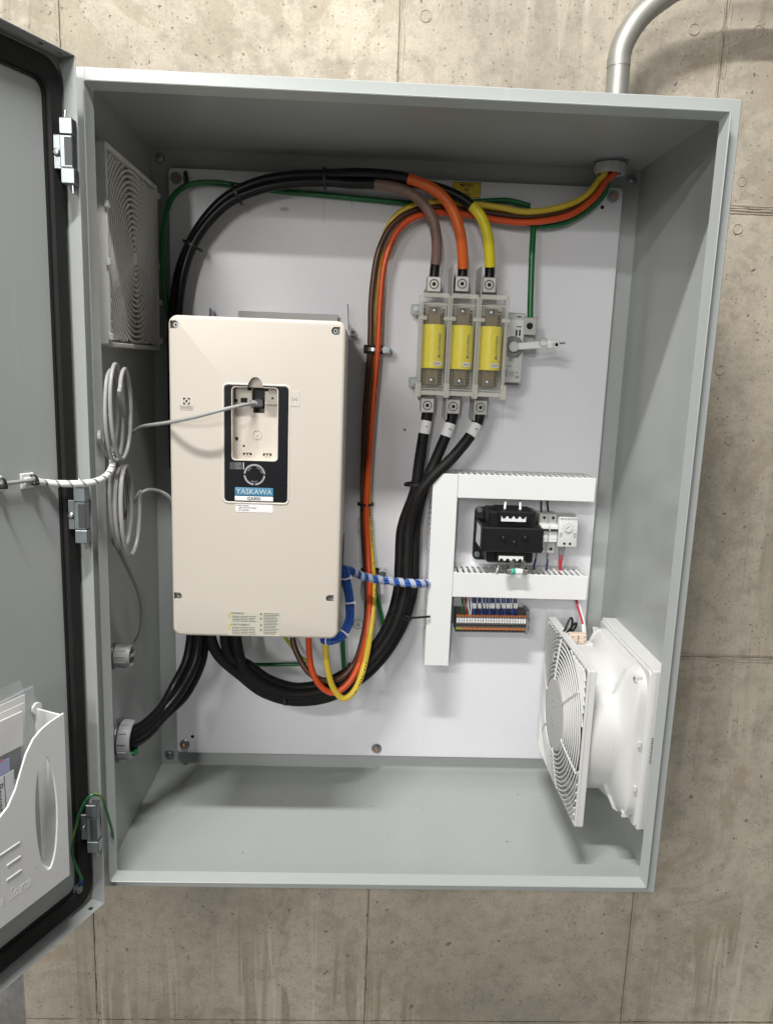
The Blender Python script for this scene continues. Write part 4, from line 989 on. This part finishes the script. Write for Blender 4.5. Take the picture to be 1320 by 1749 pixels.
def lug(c, name='terminal_lug', parent=None, sz=(.0255, .026, .027)):
    m = MB(M['alu']); m.obox(c, X_, Y_, Z_, *sz, bev=.0012); l = m.build(name, parent)
    f = c-Y_*(sz[1]/2); m = MB(M['alu']); m.cyl(f+Y_*.0002, f-Y_*.0003, .0092, n=28, mat=M['dgrey']); m.ring(f, -Y_, .0100, .0086, .0010, 28, bev=.0002); m.cyl(f-Y_*.0002, f-Y_*.0014, .0070, n=24, bev=.0005); m.build('lug_screw', l)
    m = MB(M['dark']); m.hexa(f-Y_*.0014, f-Y_*.0016, .0038); m.build('lug_socket', l)
    return l
for c in ((.5262, .3215, .9975), (.5770, .3215, 1.0000), (.6262, .3215, 1.0000), (.5240, .3215, .7800), (.5725, .3215, .7795), (.6232, .3215, .7795)):
    lug(V(c), parent=dis)
    up = 1 if c[2] > .9 else -1
    m = MB(M['mgrey']); m.box((c[0]-.016, .318, c[2]-up*.0145-.006), (c[0]+.016, .345, c[2]-up*.0145+.0055), bev=.0008); m.build('lug_seat', dis)
for px, py in ((710, 528), (706, 652)):
    c = P(px, py, .345); m = MB(M['lgrey']); m.box(c+V((-.009, 0, -.010)), c+V((.014, .010, .009)), bev=.0015); m.build('mounting_ear', dis)
    m = MB(M['zinc']); m.cyl(c, c-Y_*.0015, .0064, n=20, bev=.0003); m.hexa(c-Y_*.0015, c-Y_*.005, .0045); m.build('ear_screw', dis)
# mechanism block and rotary handle on the right
m = MB(M['lgrey']); m.box((ux1+.002, .325, .826), (.7000, .372, .954), bev=.002); m.build('mechanism_housing', dis)
m = MB(M['fanw']); m.box((ux1+.002, .322, .900), (.6975, .3255, .942), bev=.001); m.build('housing_step', dis)
m = MB(M['dark'])
for xx, zz, w_, h_ in ((.665, .929, .006, .0016), (.688, .929, .009, .0016), (.6655, .918, .003, .011), (.684, .918, .003, .011), (.690, .918, .003, .011), (.6655, .947, .006, .002), (.688, .947, .008, .002), (.6895, .9085, .004, .0016)):
    m.box((xx-w_/2, .3212 if .9 < zz < .942 else .3245, zz-h_/2), (xx+w_/2, .3225 if .9 < zz < .942 else .3255, zz+h_/2))
m.build('housing_slots', dis)
hc = V((.6790, .325, .8925))
m = MB(M['mgrey']); m.lathe(hc, -Y_, [(.0195, 0), (.0195, .004), (.0175, .006), (.0115, .006), (.0105, .011), (1e-5, .011)], 36); m.build('rotary_dial', dis)
m = MB(M['lgrey']); m.cyl(hc-Y_*.010, hc-Y_*.016, .0095, n=28, bev=.001); m.build('dial_cap', dis)
hd = V((.080, -.004, .0085)).normalized(); e0 = hc-Y_*.014
m = MB(M['white']); m.obox(e0+hd*.034, hd, Y_, Y_.cross(hd), .052, .006, .0125, bev=.0012); m.build('handle_arm', dis)
m = MB(M['white']); m.obox(e0+hd*.069+V((0, 0, 0)), hd, Y_, Y_.cross(hd), .021, .014, .0165, bev=.0035, seg=2); kn = m.build('handle_knob', dis)
m = MB(M['white']); q = e0+hd*.0745-Y_*.006-Z_*.002; m.cyl(q, q-Y_*.009, .0062, n=20, bev=.001); m.cyl(q-Y_*.009, q-Y_*.0093, .0033, n=14, mat=M['dark']); m.build('shaft_socket', kn)
m = MB(M['zinc']); m.cyl(e0+hd*.078, e0+hd*.0935, .0017, n=8); m.build('handle_pin', dis)
m = MB(M['zinc']); m.tube([e0+hd*.053+Z_*.004+V((.0075*math.cos(a), -.004, .0075*math.sin(a))) for a in [2*PI*k/20 for k in range(20)]], .0006, 5, closed=True); m.build('handle_ring', dis)
m = MB(M['ink']); yy = .3247
m.text('O', (.6762, yy, .8685), X_, Z_, .0085); m.text('I', (.6818, yy, .8680), X_, Z_, .0060); m.text('I', (.6905, yy, .8740), X_, Z_, .0065)
m.text('CE', (.6905, yy, .8372), X_, Z_, .0065); m.text('UL', (.6808, yy, .8430), X_, Z_, .0052); m.ring(V((.6808, yy, .8430)), -Y_, .0050, .0045, .0002, 20, bev=.00005); m.text('R', (.690, yy, .8455), X_, Z_, .005)
for k in range(5): m.box((.667, yy, .8385+k*.0028), (.674-.002*(k % 2), yy+.0003, .8395+k*.0028))
m.box((.667, yy, .8565), (.680, yy+.0003, .8575)); m.build('housing_print', dis)
m = MB(M['dgrey']); m.box((.664, .325, .8225), (.694, .34, .8262), bev=.0006); m.build('housing_foot', dis)
# fuses
fu_lab = ['yellow fuse in the leftmost clear cover', 'yellow fuse in the middle clear cover', 'yellow fuse in the rightmost clear cover beside the handle']
xc = ux0+pit*.5
f0 = thing('fuse', (xc, .31, .82), fu_lab[0], 'fuse', 'yellow fuses in the disconnect')
fzt, fzb = .9265, .8480; fr = .0218
m = MB(M['fuse']); m.lathe((xc, .3125, fzb), Z_, [(1e-5, 0), (fr-.0006, 0), (fr, .0006), (fr, fzt-fzb-.0006), (fr-.0006, fzt-fzb), (1e-5, fzt-fzb)], 40); m.build('fuse_label', f0)
for za, zb in ((fzt, .958), (.818, fzb)):
    m = MB(M['brass']); m.box((xc-.0115, .306, za), (xc+.0115, .3095, zb), bev=.0006); m.build('fuse_blade', f0)
for zz in (.826, .951):
    m = MB(M['zinc']); s = V((xc, .306, zz)); m.lathe(s, -Y_, [(.0058, 0), (.0056, .0018), (.0035, .0036), (1e-5, .0040)], 20); m.build('blade_screw', f0)
m = MB(M['inkg']); R_ = fr+.00015
def on_f(a, z): return V((xc+R_*math.sin(a), .3125-R_*math.cos(a), z))
for zi in range(8):
    for j in range(5):
        a = -.95+j*.28; 
        if j == 4 and zi in (1, 2, 3): continue
        z = fzt-.008-zi*.0083
        m.obox(on_f(a, z), V((math.cos(a), math.sin(a), 0)), Z_, V((math.sin(a), -math.cos(a), 0)), .0036, .00035, .0002, mat=M['yellow'])
a = .50; tu = V((math.cos(a), math.sin(a), 0))
m.text('LOW-PEAK', on_f(a, .892), Z_, -tu, .0075); m.cyl(on_f(a, .870), on_f(a, .870)+V((math.sin(a), -math.cos(a), 0))*.0002, .0028, n=14)
m.build('fuse_print', f0)
m = MB(M['label']); a = .40; m.obox(on_f(a, .8565), V((math.cos(a), math.sin(a), 0)), Z_, V((math.sin(a), -math.cos(a), 0)), .0165, .0075, .0008); m.build('rating_tag', f0)
m = MB(M['ink']); m.text('LPJ-200SP', on_f(a, .8565)+V((math.sin(a), -math.cos(a), 0))*.0005, V((math.cos(a), math.sin(a), 0)), Z_, .0031); m.build('rating_print', f0)
for k in (1, 2): cpy = copy_tree(f0, V((pit*k, 0, 0))); cpy['label'] = fu_lab[k]
# ground lug
gl = thing('ground_lug', P(903, 590, .37), 'tin-plated ground lug with hex screw beside the disconnect', 'lug')
c = P(904, 557, .326); m = MB(M['alu']); m.obox(c+V((0, .012, 0)), X_, Y_, Z_, .0275, .028, .032, bev=.0012); m.build('lug_block', gl)
m = MB(M['alu']); m.ring(c-Y_*.0015, -Y_, .0095, .0068, .0012, 28, bev=.0003); m.cyl(c-Y_*.0005, c-Y_*.0020, .0064, n=24, bev=.0005); m.build('lug_screw', gl)
m = MB(M['dark']); m.hexa(c-Y_*.0020, c-Y_*.0022, .0040); m.build('lug_socket', gl)
m = MB(M['alu']); m.box(c+V((-.014, .024, -.045)), c+V((.016, .0275, -.016)), bev=.0008); m.build('lug_tongue', gl)
q = c+V((-.006, .024, -.028)); m = MB(M['zinc']); m.cyl(q, q-Y_*.0015, .007, n=20, bev=.0003); m.hexa(q-Y_*.0015, q-Y_*.006, .005); m.build('lug_bolt', gl)

# ------------------------------------------------------------------ wire ducts
def duct(a, bq, yf, open_sides, label, axis):
    a, bq = V(a), V(bq); yb = PY-.0006
    t = thing('wire_duct', V(((a.x+bq.x)/2, yb, a.z)), label, 'wire duct', 'white slotted wire ducts')
    m = MB(M['white']); m.box((a.x-.001, yf, a.z-.0005), (bq.x+.001, yf+.0025, bq.z+.0005), bev=.0008); m.build('cover', t)
    m = MB(M['white']); m.box((a.x, yb-.0020, a.z), (bq.x, yb, bq.z)); m.build('back_strip', t)
    pitch = .0112; sl = .0050
    for side in open_sides:
        m = MB(M['white'])
        if axis == 'z':
            xs = a.x if side < 0 else bq.x-.0018; n = int((bq.z-a.z)/pitch)
            for k in range(n+1):
                z = a.z+k*pitch; z2 = min(z+pitch-sl, bq.z)
                if z2 > z+.001: m.box((xs, yf+.0026, z), (xs+.0018, yb-.018, z2))
            m.box((xs, yb-.0178, a.z), (xs+.0018, yb-.0021, bq.z))
        else:
            zs = a.z if side < 0 else bq.z-.0018; n = int((bq.x-a.x)/pitch)
            for k in range(n+1):
                x = a.x+k*pitch; x2 = min(x+pitch-sl, bq.x)
                if x2 > x+.001:
                    m.box((x, yf+.0026, zs), (x2, yb-.018, zs+.0018))
                    ym = (yf+yb)/2-.006; m.box((x2, ym, zs), (min(x2+sl*.45, bq.x), ym+.006, zs+.0018))
            m.box((a.x, yb-.0178, zs), (bq.x, yb-.0021, zs+.0018))
        m.build('slotted_side', t, smooth=False, kind='stuff')
    return t
yf = .300
A = P(741.5, 809, yf); B = P(766, 1137, yf); duct((.5415, 0, B.z), (.5870, 0, A.z), yf, (-1, 1), 'white upright slotted wire duct left of the transformer', 'z')
A = P(781, 812, yf); B = P(1014, 855, yf); duct((.5895, 0, P(900, 853.5, yf).z), (B.x, 0, P(900, 814, yf).z), yf, (-1, 1), 'white level slotted wire duct above the transformer', 'x')
B2 = P(1000, 1022, yf); duct((.5895, 0, P(890, 1022, yf).z), (B2.x, 0, P(890, 981.5, yf).z), yf, (-1, 1), 'white level slotted wire duct below the transformer', 'x')
m = MB(M['dgrey'])

# ------------------------------------------------------------------ transformer
tr = thing('control_transformer', (.695, .374, .47), 'black encapsulated control transformer with white terminal strips', 'transformer')
m = MB(M['black']); m.slab((.6945, PY-.001, .527), X_, Z_, -Y_, .122, .108, .010, .006, bev=.001); m.build('mounting_plate', tr)
for x, z in ((.6425, .5755), (.7470, .5755), (.6425, .4840), (.7470, .4840)):
    c = V((x, PY-.007, z)); m = MB(M['zinc']); m.cyl(c, c-Y_*.0012, .0058, n=18); m.hexa(c-Y_*.0012, c-Y_*.0045, .0042); m.build('plate_bolt', tr)
m = MB(M['black']); m.box((.6360, .2800, .5100), (.7530, .3680, .5580), bev=.0025); m.build('core', tr)
m = MB(M['black']); m.box((.6500, .3000, .4850), (.7400, .3690, .5850), bev=.003); m.build('winding_shroud', tr)
for (zz, s_) in ((.5775, 1), (.4985, -1)):
    m = MB(M['black']); m.box((.6660, .287, zz-.010), (.7240, .360, zz+.0105), bev=.002); tbk = m.build('terminal_block', tr)
    m = MB(M['white'])
    pol = [(-.0235, -.004*s_), (-.0235, .004*s_)] + [(.0235, .004*s_), (.0235, -.004*s_)]
    top = []
    for k in range(4):
        xx = .018-k*.012
        for j in range(7):
            aa = PI*j/6; top.append((xx-.0-.0042*math.cos(PI-aa)*-1 if False else xx+.0042*math.cos(aa), (.004-.0045*math.sin(aa))*s_))
    pol = [(-.0235, -.0055*s_), (.0235, -.0055*s_), (.0235, .004*s_)]+top+[(-.0235, .004*s_)]
    m.plate([pol], V((.6945, .2868, zz-.003*s_ if s_ > 0 else zz-.002)), X_, Z_, -Y_, .0008, mat=M['white']); m.build('terminal_strip', tr, smooth=False)
m = MB(M['ink'])
# embossed rosette and screws on the front
for x, z, r in ((.678, .541, .010), (.7195, .541, .010), (.6985, .545, .006)):
    m2 = MB(M['black']); m2.ring(V((x, .2802, z-.004)), -Y_, r, r*.75, .0012, 26, bev=.0004); m2.build('embossed_ring', tr)
for x, z in ((.6975, .5295), (.7180, .5385), (.6765, .5370)):
    m2 = MB(M['black']); c = V((x, .2802, z)); m2.lathe(c, -Y_, [(.0052, 0), (.005, .002), (.003, .004), (1e-5, .0045)], 20); m2.build('core_screw', tr)
m = MB(M['label']); m.box((.6356, .305, .5150), (.6360, .350, .5540)); m.build('side_label', tr)
# glass fuse in clips below
gf = thing('cartridge_fuse', P(883, 980, .285), 'small white cartridge fuse with teal band under the transformer', 'fuse')
fc = P(882, 976, .284)
for dx in (-.0155, .0155):
    m = MB(M['steel']); m.cyl(fc+X_*(dx-.005), fc+X_*(dx+.005), .0070, n=22, bev=.0008); m.build('end_cap', gf)
    m = MB(M['steel']); m.box(fc+V((dx*.7-.0045, -.002, .004)), fc+V((dx*.7+.0045, .002, .021)), bev=.0006); m.build('fuse_clip', gf)
m = MB(M['label']); m.cyl(fc-X_*.0108, fc+X_*.0108, .0060, n=22); m.build('ceramic_tube', gf)
m = MB(M['teal']); m.cyl(fc-X_*.0100, fc-X_*.0030, .0062, n=22); m.build('colour_band', gf)

# ------------------------------------------------------------------ fuse holders and thermostat on a rail
rail = MB(M['zinc']); rail.box((.735, .3665, .525), (.842, .368, .560)); rail.box((.735, .368, .533), (.842, .3755, .552)); rail.build('mounting_rail', label='short zinc rail behind the fuse holders and thermostat', cat='rail')
def holder(x, label):
    t = thing('fuse_holder', (x, .37, .50), label, 'fuse holder', 'grey fuse holders beside the transformer')
    hw = .0172
    m = MB(M['lgrey']); m.box((x-hw/2, .330, .500), (x+hw/2, .366, .578), bev=.001); m.build('body', t)
    m = MB(M['white']); m.box((x-hw/2+.0004, .3130, .546), (x+hw/2-.0004, .332, .5585), bev=.0012); m.build('pull_lever', t)
    m = MB(M['white']); m.box((x-hw/2+.0004, .3170, .5245), (x+hw/2-.0004, .332, .5445), bev=.001); m.build('drawer', t)
    m = MB(M['ink']); m.box((x-hw/2+.0012, .3124, .5470), (x+hw/2-.0012, .3132, .5515)); m.build('lever_print', t)
    m = MB(M['lgrey']); m.box((x-hw/2+.0002, .3172, .5305), (x+hw/2-.0002, .3166, .5315)); m.box((x-hw/2+.0002, .3172, .5395), (x+hw/2-.0002, .3166, .5405)); m.build('drawer_groove', t)
    for zz in (.570, .508):
        m = MB(M['dark']); c = V((x+.001, .3302, zz)); m.cyl(c, c-Y_*.0004, .0029, n=14); m.build('screw_hole', t)
holder(.7625, 'grey fuse holder next to the transformer'); holder(.7800, 'grey fuse holder next to the thermostat')
ts = thing('thermostat', (.808, .37, .505), 'small white thermostat with dial at the right end of the rail', 'thermostat')
tx0, tx1, tz0, tz1, tyf = .7895, .8270, .5160, .5745, .316
m = MB(M['fanw']); m.box((tx0, tyf, tz0), (tx1, .352, tz1), bev=.0018, seg=2); m.build('case', ts)
m = MB(M['lgrey']); m.box((tx0+.004, .352, tz0-.004), (tx1+.004, .366, tz1), bev=.001); m.build('case_back', ts)
m = MB(M['mgrey'])
for k in range(7): m.box((tx1+.0001, .322, tz0+.012+k*.0062), (tx1+.0016, .350, tz0+.0148+k*.0062))
m.build('side_fins', ts)
tcn = V(((tx0+tx1)/2, tyf, .5530)); m = MB(M['fanw']); m.ring(tcn, -Y_, .0105, .0092, .0012, 30, bev=.0002); m.cyl(tcn, tcn-Y_*.0030, .0075, n=26, bev=.0008); m.build('dial', ts)
m = MB(M['inkg'])
for k in range(9):
    a = math.radians(-40+k*32.5); dv = V((math.cos(a), 0, math.sin(a))); m.obox(tcn+dv*.0122-Y_*.0002, dv, dv.cross(Y_), Y_, .002, .0006, .0003)
m.obox(tcn+V((-.002, -.0032, .002)), V((.7, 0, .7)).normalized(), V((-.7, 0, .7)).normalized(), Y_, .009, .0012, .0003)
for s_ in (-1, 1):
    for k in range(4): m.box((tcn.x+s_*.0135-.0028, tyf-.0003, .5355+k*.0024), (tcn.x+s_*.0135+.0028, tyf+.0001, .5364+k*.0024))
for k in range(12): m.box((tx0+.002+k*.0029, tyf-.0003, tz1-.0045-.0008*(k % 2)), (tx0+.0034+k*.0029, tyf+.0001, tz1-.0012))
m.build('case_print', ts)
for dx in (-.0055, .0055): 
    m = MB(M['dark']); c = V((tcn.x+dx, tyf, .5225)); m.cyl(c, c-Y_*.0003, .0026, n=14); m.build('screw_hole', ts)
# small leads around transformer, holders and thermostat
def lead(pts, r, mt, label, mark=None, mm_='label', group='short leads around the transformer', name='control_wire', cat='wire'):
    path = cr(pts, 6); t = thing(name, path[0], label, cat, group); MB(M[mt]).tube(path, r, 8).build('jacket', t)
    if mark: MB(M[mm_]).tube(path[mark[0]:mark[1]+1], r*1.3, 10).build('wire_marker', t)
lead([P(863, 848, .312), P(863, 856, .308), P(862, 866, .302), P(861, 878, .294)], .0018, 'black', 'black lead with white marker above the transformer, left of two', (6, 14))
lead([P(888, 849, .312), P(888, 857, .308), P(888, 867, .302), P(888, 879, .294)], .0018, 'black', 'black lead with white marker above the transformer, right of two', (6, 14))
lead([P(924, 853, .340), P(924, 862, .338), P(924, 872, .338), P(925, 882, .345)], .0018, 'black', 'black lead into the top of the left fuse holder', (13, 17), 'greyc')
lead([P(935, 854, .340), P(935, 862, .338), P(936, 872, .338), P(938, 882, .345)], .0018, 'black', 'black lead into the top of the right fuse holder', (13, 17), 'greyc')
lead([P(917, 943, .345), P(915, 955, .342), P(912, 966, .340), P(910, 982, .345)], .0018, 'navy', 'dark blue lead under the left fuse holder', (0, 6), 'greyc')
lead([P(935, 944, .345), P(935, 955, .342), P(934, 966, .340), P(931, 984, .345)], .0018, 'navy', 'dark blue lead under the right fuse holder', (0, 6), 'greyc')
lead([P(957, 934, .345), P(956, 948, .340), P(955, 960, .338), P(955, 985, .345)], .0020, 'red', 'red lead under the thermostat, left of two', (0, 6), 'greyc')
lead([P(963, 934, .345), P(961, 948, .338), P(958, 962, .336), P(956, 985, .345)], .0020, 'red', 'red lead under the thermostat, right of two', (0, 6), 'greyc')
lead([P(851, 965, .300), P(849, 973, .296), P(845, 985, .305)], .0016, 'white', 'white lead left of the cartridge fuse')
lead([P(983, 1022, .32), P(986, 1035, .30), P(991, 1052, .27), P(995, 1068, .24), P(996, 1082, .215)], .0022, 'red', 'red lead curving from the lower duct to the plug', (18, 24), 'label', 'leads to the fan plug')
lead([P(985, 1022, .325), P(989, 1035, .305), P(994, 1052, .275), P(998, 1068, .245), P(999, 1082, .218)], .0020, 'white', 'white lead curving from the lower duct to the plug', None, 'label', 'leads to the fan plug')
lead([P(958, 1086, .22), P(966, 1072, .225), P(972, 1058, .23), P(976, 1056, .235), P(977, 1064, .235), P(974, 1078, .225), P(970, 1086, .215)], .0021, 'cableblk', 'black folded fan lead standing left of the plug', None, 'label', 'leads to the fan plug')
lead([P(962, 1086, .215), P(972, 1076, .22), P(980, 1066, .225), P(984, 1065, .228), P(982, 1072, .225), P(976, 1080, .215)], .0021, 'cableblk', 'black folded fan lead leaning beside the plug', None, 'label', 'leads to the fan plug')

# ------------------------------------------------------------------ terminal blocks
MB(M['zinc']).box((.588, .3665, .338), (.756, .3675, .373)).box((.588, .3675, .346), (.756, .3755, .365)).build('mounting_rail', label='zinc rail carrying the row of terminal blocks', cat='rail')
tst = thing('terminal_strip', (.672, .37, .332), 'row of grey terminal blocks with orange levers below the lower duct', 'terminal strip')
NT = 26; tp = (.7415-.6020)/NT; tyf2 = .326
def term(k, green):
    hg = tp/2-.0007
    x = .6020+tp*(k+.5); h_ = tp/2-.00018; zb = .3325+.0012*k/NT; m = MB(M['tgrey'])
    m.box((x-h_, tyf2+.006, zb), (x+h_, .366, zb+.0420)); m.box((x-h_, tyf2, zb+.012), (x+h_, tyf2+.006, zb+.0335))
    m.box((x-hg, tyf2+.0012, zb+.0335), (x+hg, tyf2+.006, zb+.0372), mat=M['torange'])
    m.box((x-hg, tyf2-.0008, zb+.0218), (x+hg, tyf2, zb+.0308), mat=M['label'])
    m.box((x-hg, tyf2-.0004, zb+.0145), (x+hg, tyf2, zb+.0185), mat=M['dark'])
    m.box((x-hg, tyf2+.0012, zb+.0068), (x+hg, tyf2+.006, zb+.0112), mat=M['tgreen'] if green else M['torange'])
    for zz in (.0042, .0398): m.box((x-h_*.75, tyf2+.0055, zb+zz-.0016), (x+h_*.75, tyf2+.006, zb+zz+.0016), mat=M['dark'])
    if k < 23: m.text(str(k % 10+1) if k else 'G', (x, tyf2-.0009, zb+.0262), X_, Z_, .0048, mat=M['ink'], sx=.7)
    return m.build('terminal', tst, smooth=False)
for k in range(NT): term(k, k < 2)
m = MB(M['mgrey']); m.box((.7418, tyf2+.004, .331), (.7480, .366, .380), bev=.0008); m.box((.7480, .340, .336), (.7520, .366, .345)); m.box((.7480, .340, .352), (.7520, .366, .361)); m.build('end_stop', tst)
cols = ['green', 'green', 'white', 'white', 'green']
spots = [(789, 'green'), (793, 'green'), (796, 'red'), (800, 'white'), (803, 'white')]+[(x, 'navy' if i % 3 else 'blue') for i, x in enumerate((808, 812, 817, 821, 826, 830, 835, 839, 843, 848, 852, 857, 861, 865, 869, 873, 877, 880))]
ORD = ['first', 'second', 'third', 'fourth', 'fifth', 'sixth', 'seventh', 'eighth', 'ninth', 'tenth', 'eleventh', 'twelfth', 'thirteenth', 'fourteenth', 'fifteenth', 'sixteenth', 'seventeenth', 'eighteenth']
for i, (px, mt_) in enumerate(spots):
    top = (784+(px-784)*1.0)
    lab = {0: 'green wire at the far left of the terminal blocks', 1: 'second green wire from the left of the terminal blocks', 2: 'red wire near the left end of the terminal blocks', 3: 'white wire beside the red wire at the terminal blocks', 4: 'white wire beside the first blue wire at the terminal blocks'}.get(i) or ORD[i-5]+' blue wire from the left dropping into the terminal blocks'
    j = random.uniform(-1.0, 1.0)
    lead([P(px+j, 1014, .345), P(px+j, 1024, .336), P(px+j*1.5+.6, 1034, .329), P(px+1.0, 1044, .327), P(px+1.3, 1053, .331)], .0014, mt_, lab, (10, 15) if i > 2 else None, 'label', 'wires dropping into the terminal blocks')

# ------------------------------------------------------------------ door pocket, papers, bond wire
pk = thing('document_pocket', DP(.22, 0, .09), 'white plastic document pocket with oval slot low on the open door', 'document pocket')
prof = [(.0915, .1165), (.0890, .3635), (.0995, .3620), (.115, .3605), (.1302, .3560), (.1425, .3490), (.155, .3340), (.1637, .3165), (.1745, .2935), (.1876, .2760), (.205, .2660), (.23, .262), (.33, .262), (.38, .275), (.41, .32), (.42, .363), (.43, .363), (.43, .1165)]
ell = [(.1270+.0190*math.cos(2*PI*k/40), .2330+.0850*math.sin(2*PI*k/40)) for k in range(40)]
m = MB(M['white']); m.plate([prof, ell], DP(0, .047, 0), d_, Z_, n_, .003); m.build('front_panel', pk, angle=25)
m = MB(M['white']); m.obox(DP(.0915, .0235, .2395), d_, Z_, n_, .003, .245, .047, bev=.0006); m.build('side_panel', pk)
m = MB(M['white']); m.obox(DP(.260, .0235, .1185), d_, Z_, n_, .334, .003, .046, bev=.0006); m.build('bottom_panel', pk)
c = DP(.0915, .003, .362); m = MB(M['white']); m.cyl(c-n_*.002, c+n_*.002, .0085, n=24, bev=.0006); m.build('screw_tab', pk)
fr_u, fr_v = -d_, Z_
def on_pk(t, z): return DP(t, .0500, z)
m = MB(M['white']); m.text('Source', on_pk(.1765, .1520), fr_u, fr_v, .0240, shear=.3, sx=.52); m.build('raised_word', pk)
m = MB(M['white']); m.text('e', on_pk(.2060, .1520), fr_u, fr_v, .0240, shear=.3, sx=.52); m.build('raised_letter', pk)
m = MB(M['white']); m.text('TM', on_pk(.1500, .1660), fr_u, fr_v, .0055); m.build('raised_mark', pk)
for z, l in ((.2177, .040), (.1972, .022), (.1772, .024)):
    m = MB(M['white']); m.obox(on_pk(.173+l/2, z)+n_*.0004, d_, Z_, n_, l, .0024, .0014, bev=.0004); m.build('raised_bar', pk)
bag = thing('document_bag', DP(.15, .02, .105), 'clear plastic bag of papers standing in the door pocket', 'bag')
def sheet(name, t0, t1, z0, z1, off, mt_, th_=.0012, tl=0, parent=bag):
    m = MB(M[mt_]); c = DP((t0+t1)/2, off, (z0+z1)/2); u = (d_+Z_*tl).normalized(); v = (Z_-d_*tl).normalized()
    m.obox(c, u, v, n_, t1-t0, z1-z0, th_, bev=.0003); return m.build(name, parent)
sheet('paper_sheet', .134, .33, .13, .405, .026, 'paper', tl=.02); sheet('paper_sheet', .140, .33, .13, .397, .031, 'paper', tl=.02)
sheet('booklet', .146, .33, .342, .389, .0350, 'paper', .003, tl=.02)
sheet('dark_photo', .150, .33, .300, .3415, .0345, 'dgrey', .002, tl=.02); sheet('lilac_print', .170, .33, .316, .3345, .0362, 'lilac', .001, tl=.02); sheet('red_print', .180, .33, .3352, .3375, .0364, 'red', .001, tl=.02)
sheet('booklet', .166, .33, .14, .315, .0364, 'label', .001, tl=.02)
m = MB(M['ink']); m.text('Power', DP(.1880, .0371, .285), -Z_, -d_, .0150); m.build('booklet_lettering', bag)
m = MB(M['ink']); m.obox(DP(.1800, .0371, .285), d_, Z_, n_, .0012, .055, .0003); m.build('booklet_rule', bag)
# bag film: crumpled closed sheet
def film(t0, t1, z0, z1, off, amp, seed):
    nx, nz = 16, 20; vs = []; fs = []
    for s_ in (0, 1):
        for i in range(nx+1):
            for k in range(nz+1):
                t = t0+(t1-t0)*i/nx; z = z0+(z1-z0)*k/nz
                zz = z+.02*(i/nx)*(k/nz)*-.4
                q = pnoise(V((t*38+seed, z*26, s_*.2)))*amp+pnoise(V((t*90, z*70+seed, 2)))*amp*.45
                vs.append(DP(t+.004*pnoise(V((z*30, seed, 0))), off+q+s_*.0006, zz))
    b0 = (nx+1)*(nz+1)
    for i in range(nx):
        for k in range(nz):
            a = i*(nz+1)+k; fs.append((a, a+1, a+nz+2, a+nz+1)); fs.append((b0+a, b0+a+nz+1, b0+a+nz+2, b0+a+1))
    m = MB(M['film']); m.add(vs, fs); return m.build('bag_film', bag, angle=60)
film(.128, .33, .13, .420, .0410, .004, 3.1); film(.129, .33, .13, .422, .018, .004, 8.4)
m = MB(M['film']); m.tube(cr([DP(.131, .0395, .4165), DP(.16, .041, .4160), DP(.20, .042, .4150), DP(.33, .043, .410)], 6), .0012, 8); m.build('bag_seal', bag)
# bond wire over the lower hinge
bw = thing('bond_wire', DP(.036, .01, .045), 'green and yellow bond wire arching over the bottom hinge', 'wire')
bp_ = cr([DP(.034, .016, .060), P(124, 1460, -.075), P(127, 1425, -.080), P(136, 1390, -.080), P(149, 1365, -.075), P(161, 1357, -.070), P(173, 1361, -.06), P(181, 1380, -.045), P(187, 1400, -.03), P(193, 1425, -.012), P(193, 1445, .01)], 8)
MB(M['green']).tube(bp_, .0020, 10).build('jacket', bw)
F = frames(bp_); vs = []; fs = []
st = []
for i, (Tt, u, v) in enumerate(F):
    for s_ in (0, 1):
        a = .22*i+s_*.7; st.append(bp_[i]+(u*math.cos(a)+v*math.sin(a))*.00208)
MB(M['tgreen']).add(st+[p+V((0, -.00003, 0)) for p in st], [(2*i, 2*i+1, 2*i+3, 2*i+2) for i in range(len(F)-1)]).build('yellow_stripe', bw)
c = DP(.034, .013, .058); MB(M['navy']).cyl(c-Z_*.006, c+Z_*.006, .0032, n=12, bev=.0006).build('crimp_sleeve', bw)
m = MB(M['zinc']); e = DP(.036, .0, .044); m.cyl(e, e+n_*.016, .0028, n=12); m.hexa(e+n_*.008, e+n_*.013, .0065); m.ring(e+n_*.006, n_, .0072, .0028, .0014, 20); m.build('ring_terminal', bw)

# a few metal chips left on the cabinet floor
m = MB(M['zinc'])
for k in range(14):
    p = V((random.uniform(.06, .86), random.uniform(.02, .36), T+.0006)); a = random.uniform(0, PI); u = V((math.cos(a), math.sin(a), 0)); L_ = random.uniform(.0012, .0045)
    m.obox(p, u, Z_.cross(u), Z_, L_, random.uniform(.0005, .0011), .0008, mat=M['zinc'])
m.build('metal_chips', kind='stuff', label='scattered tiny metal chips on the grey cabinet floor')
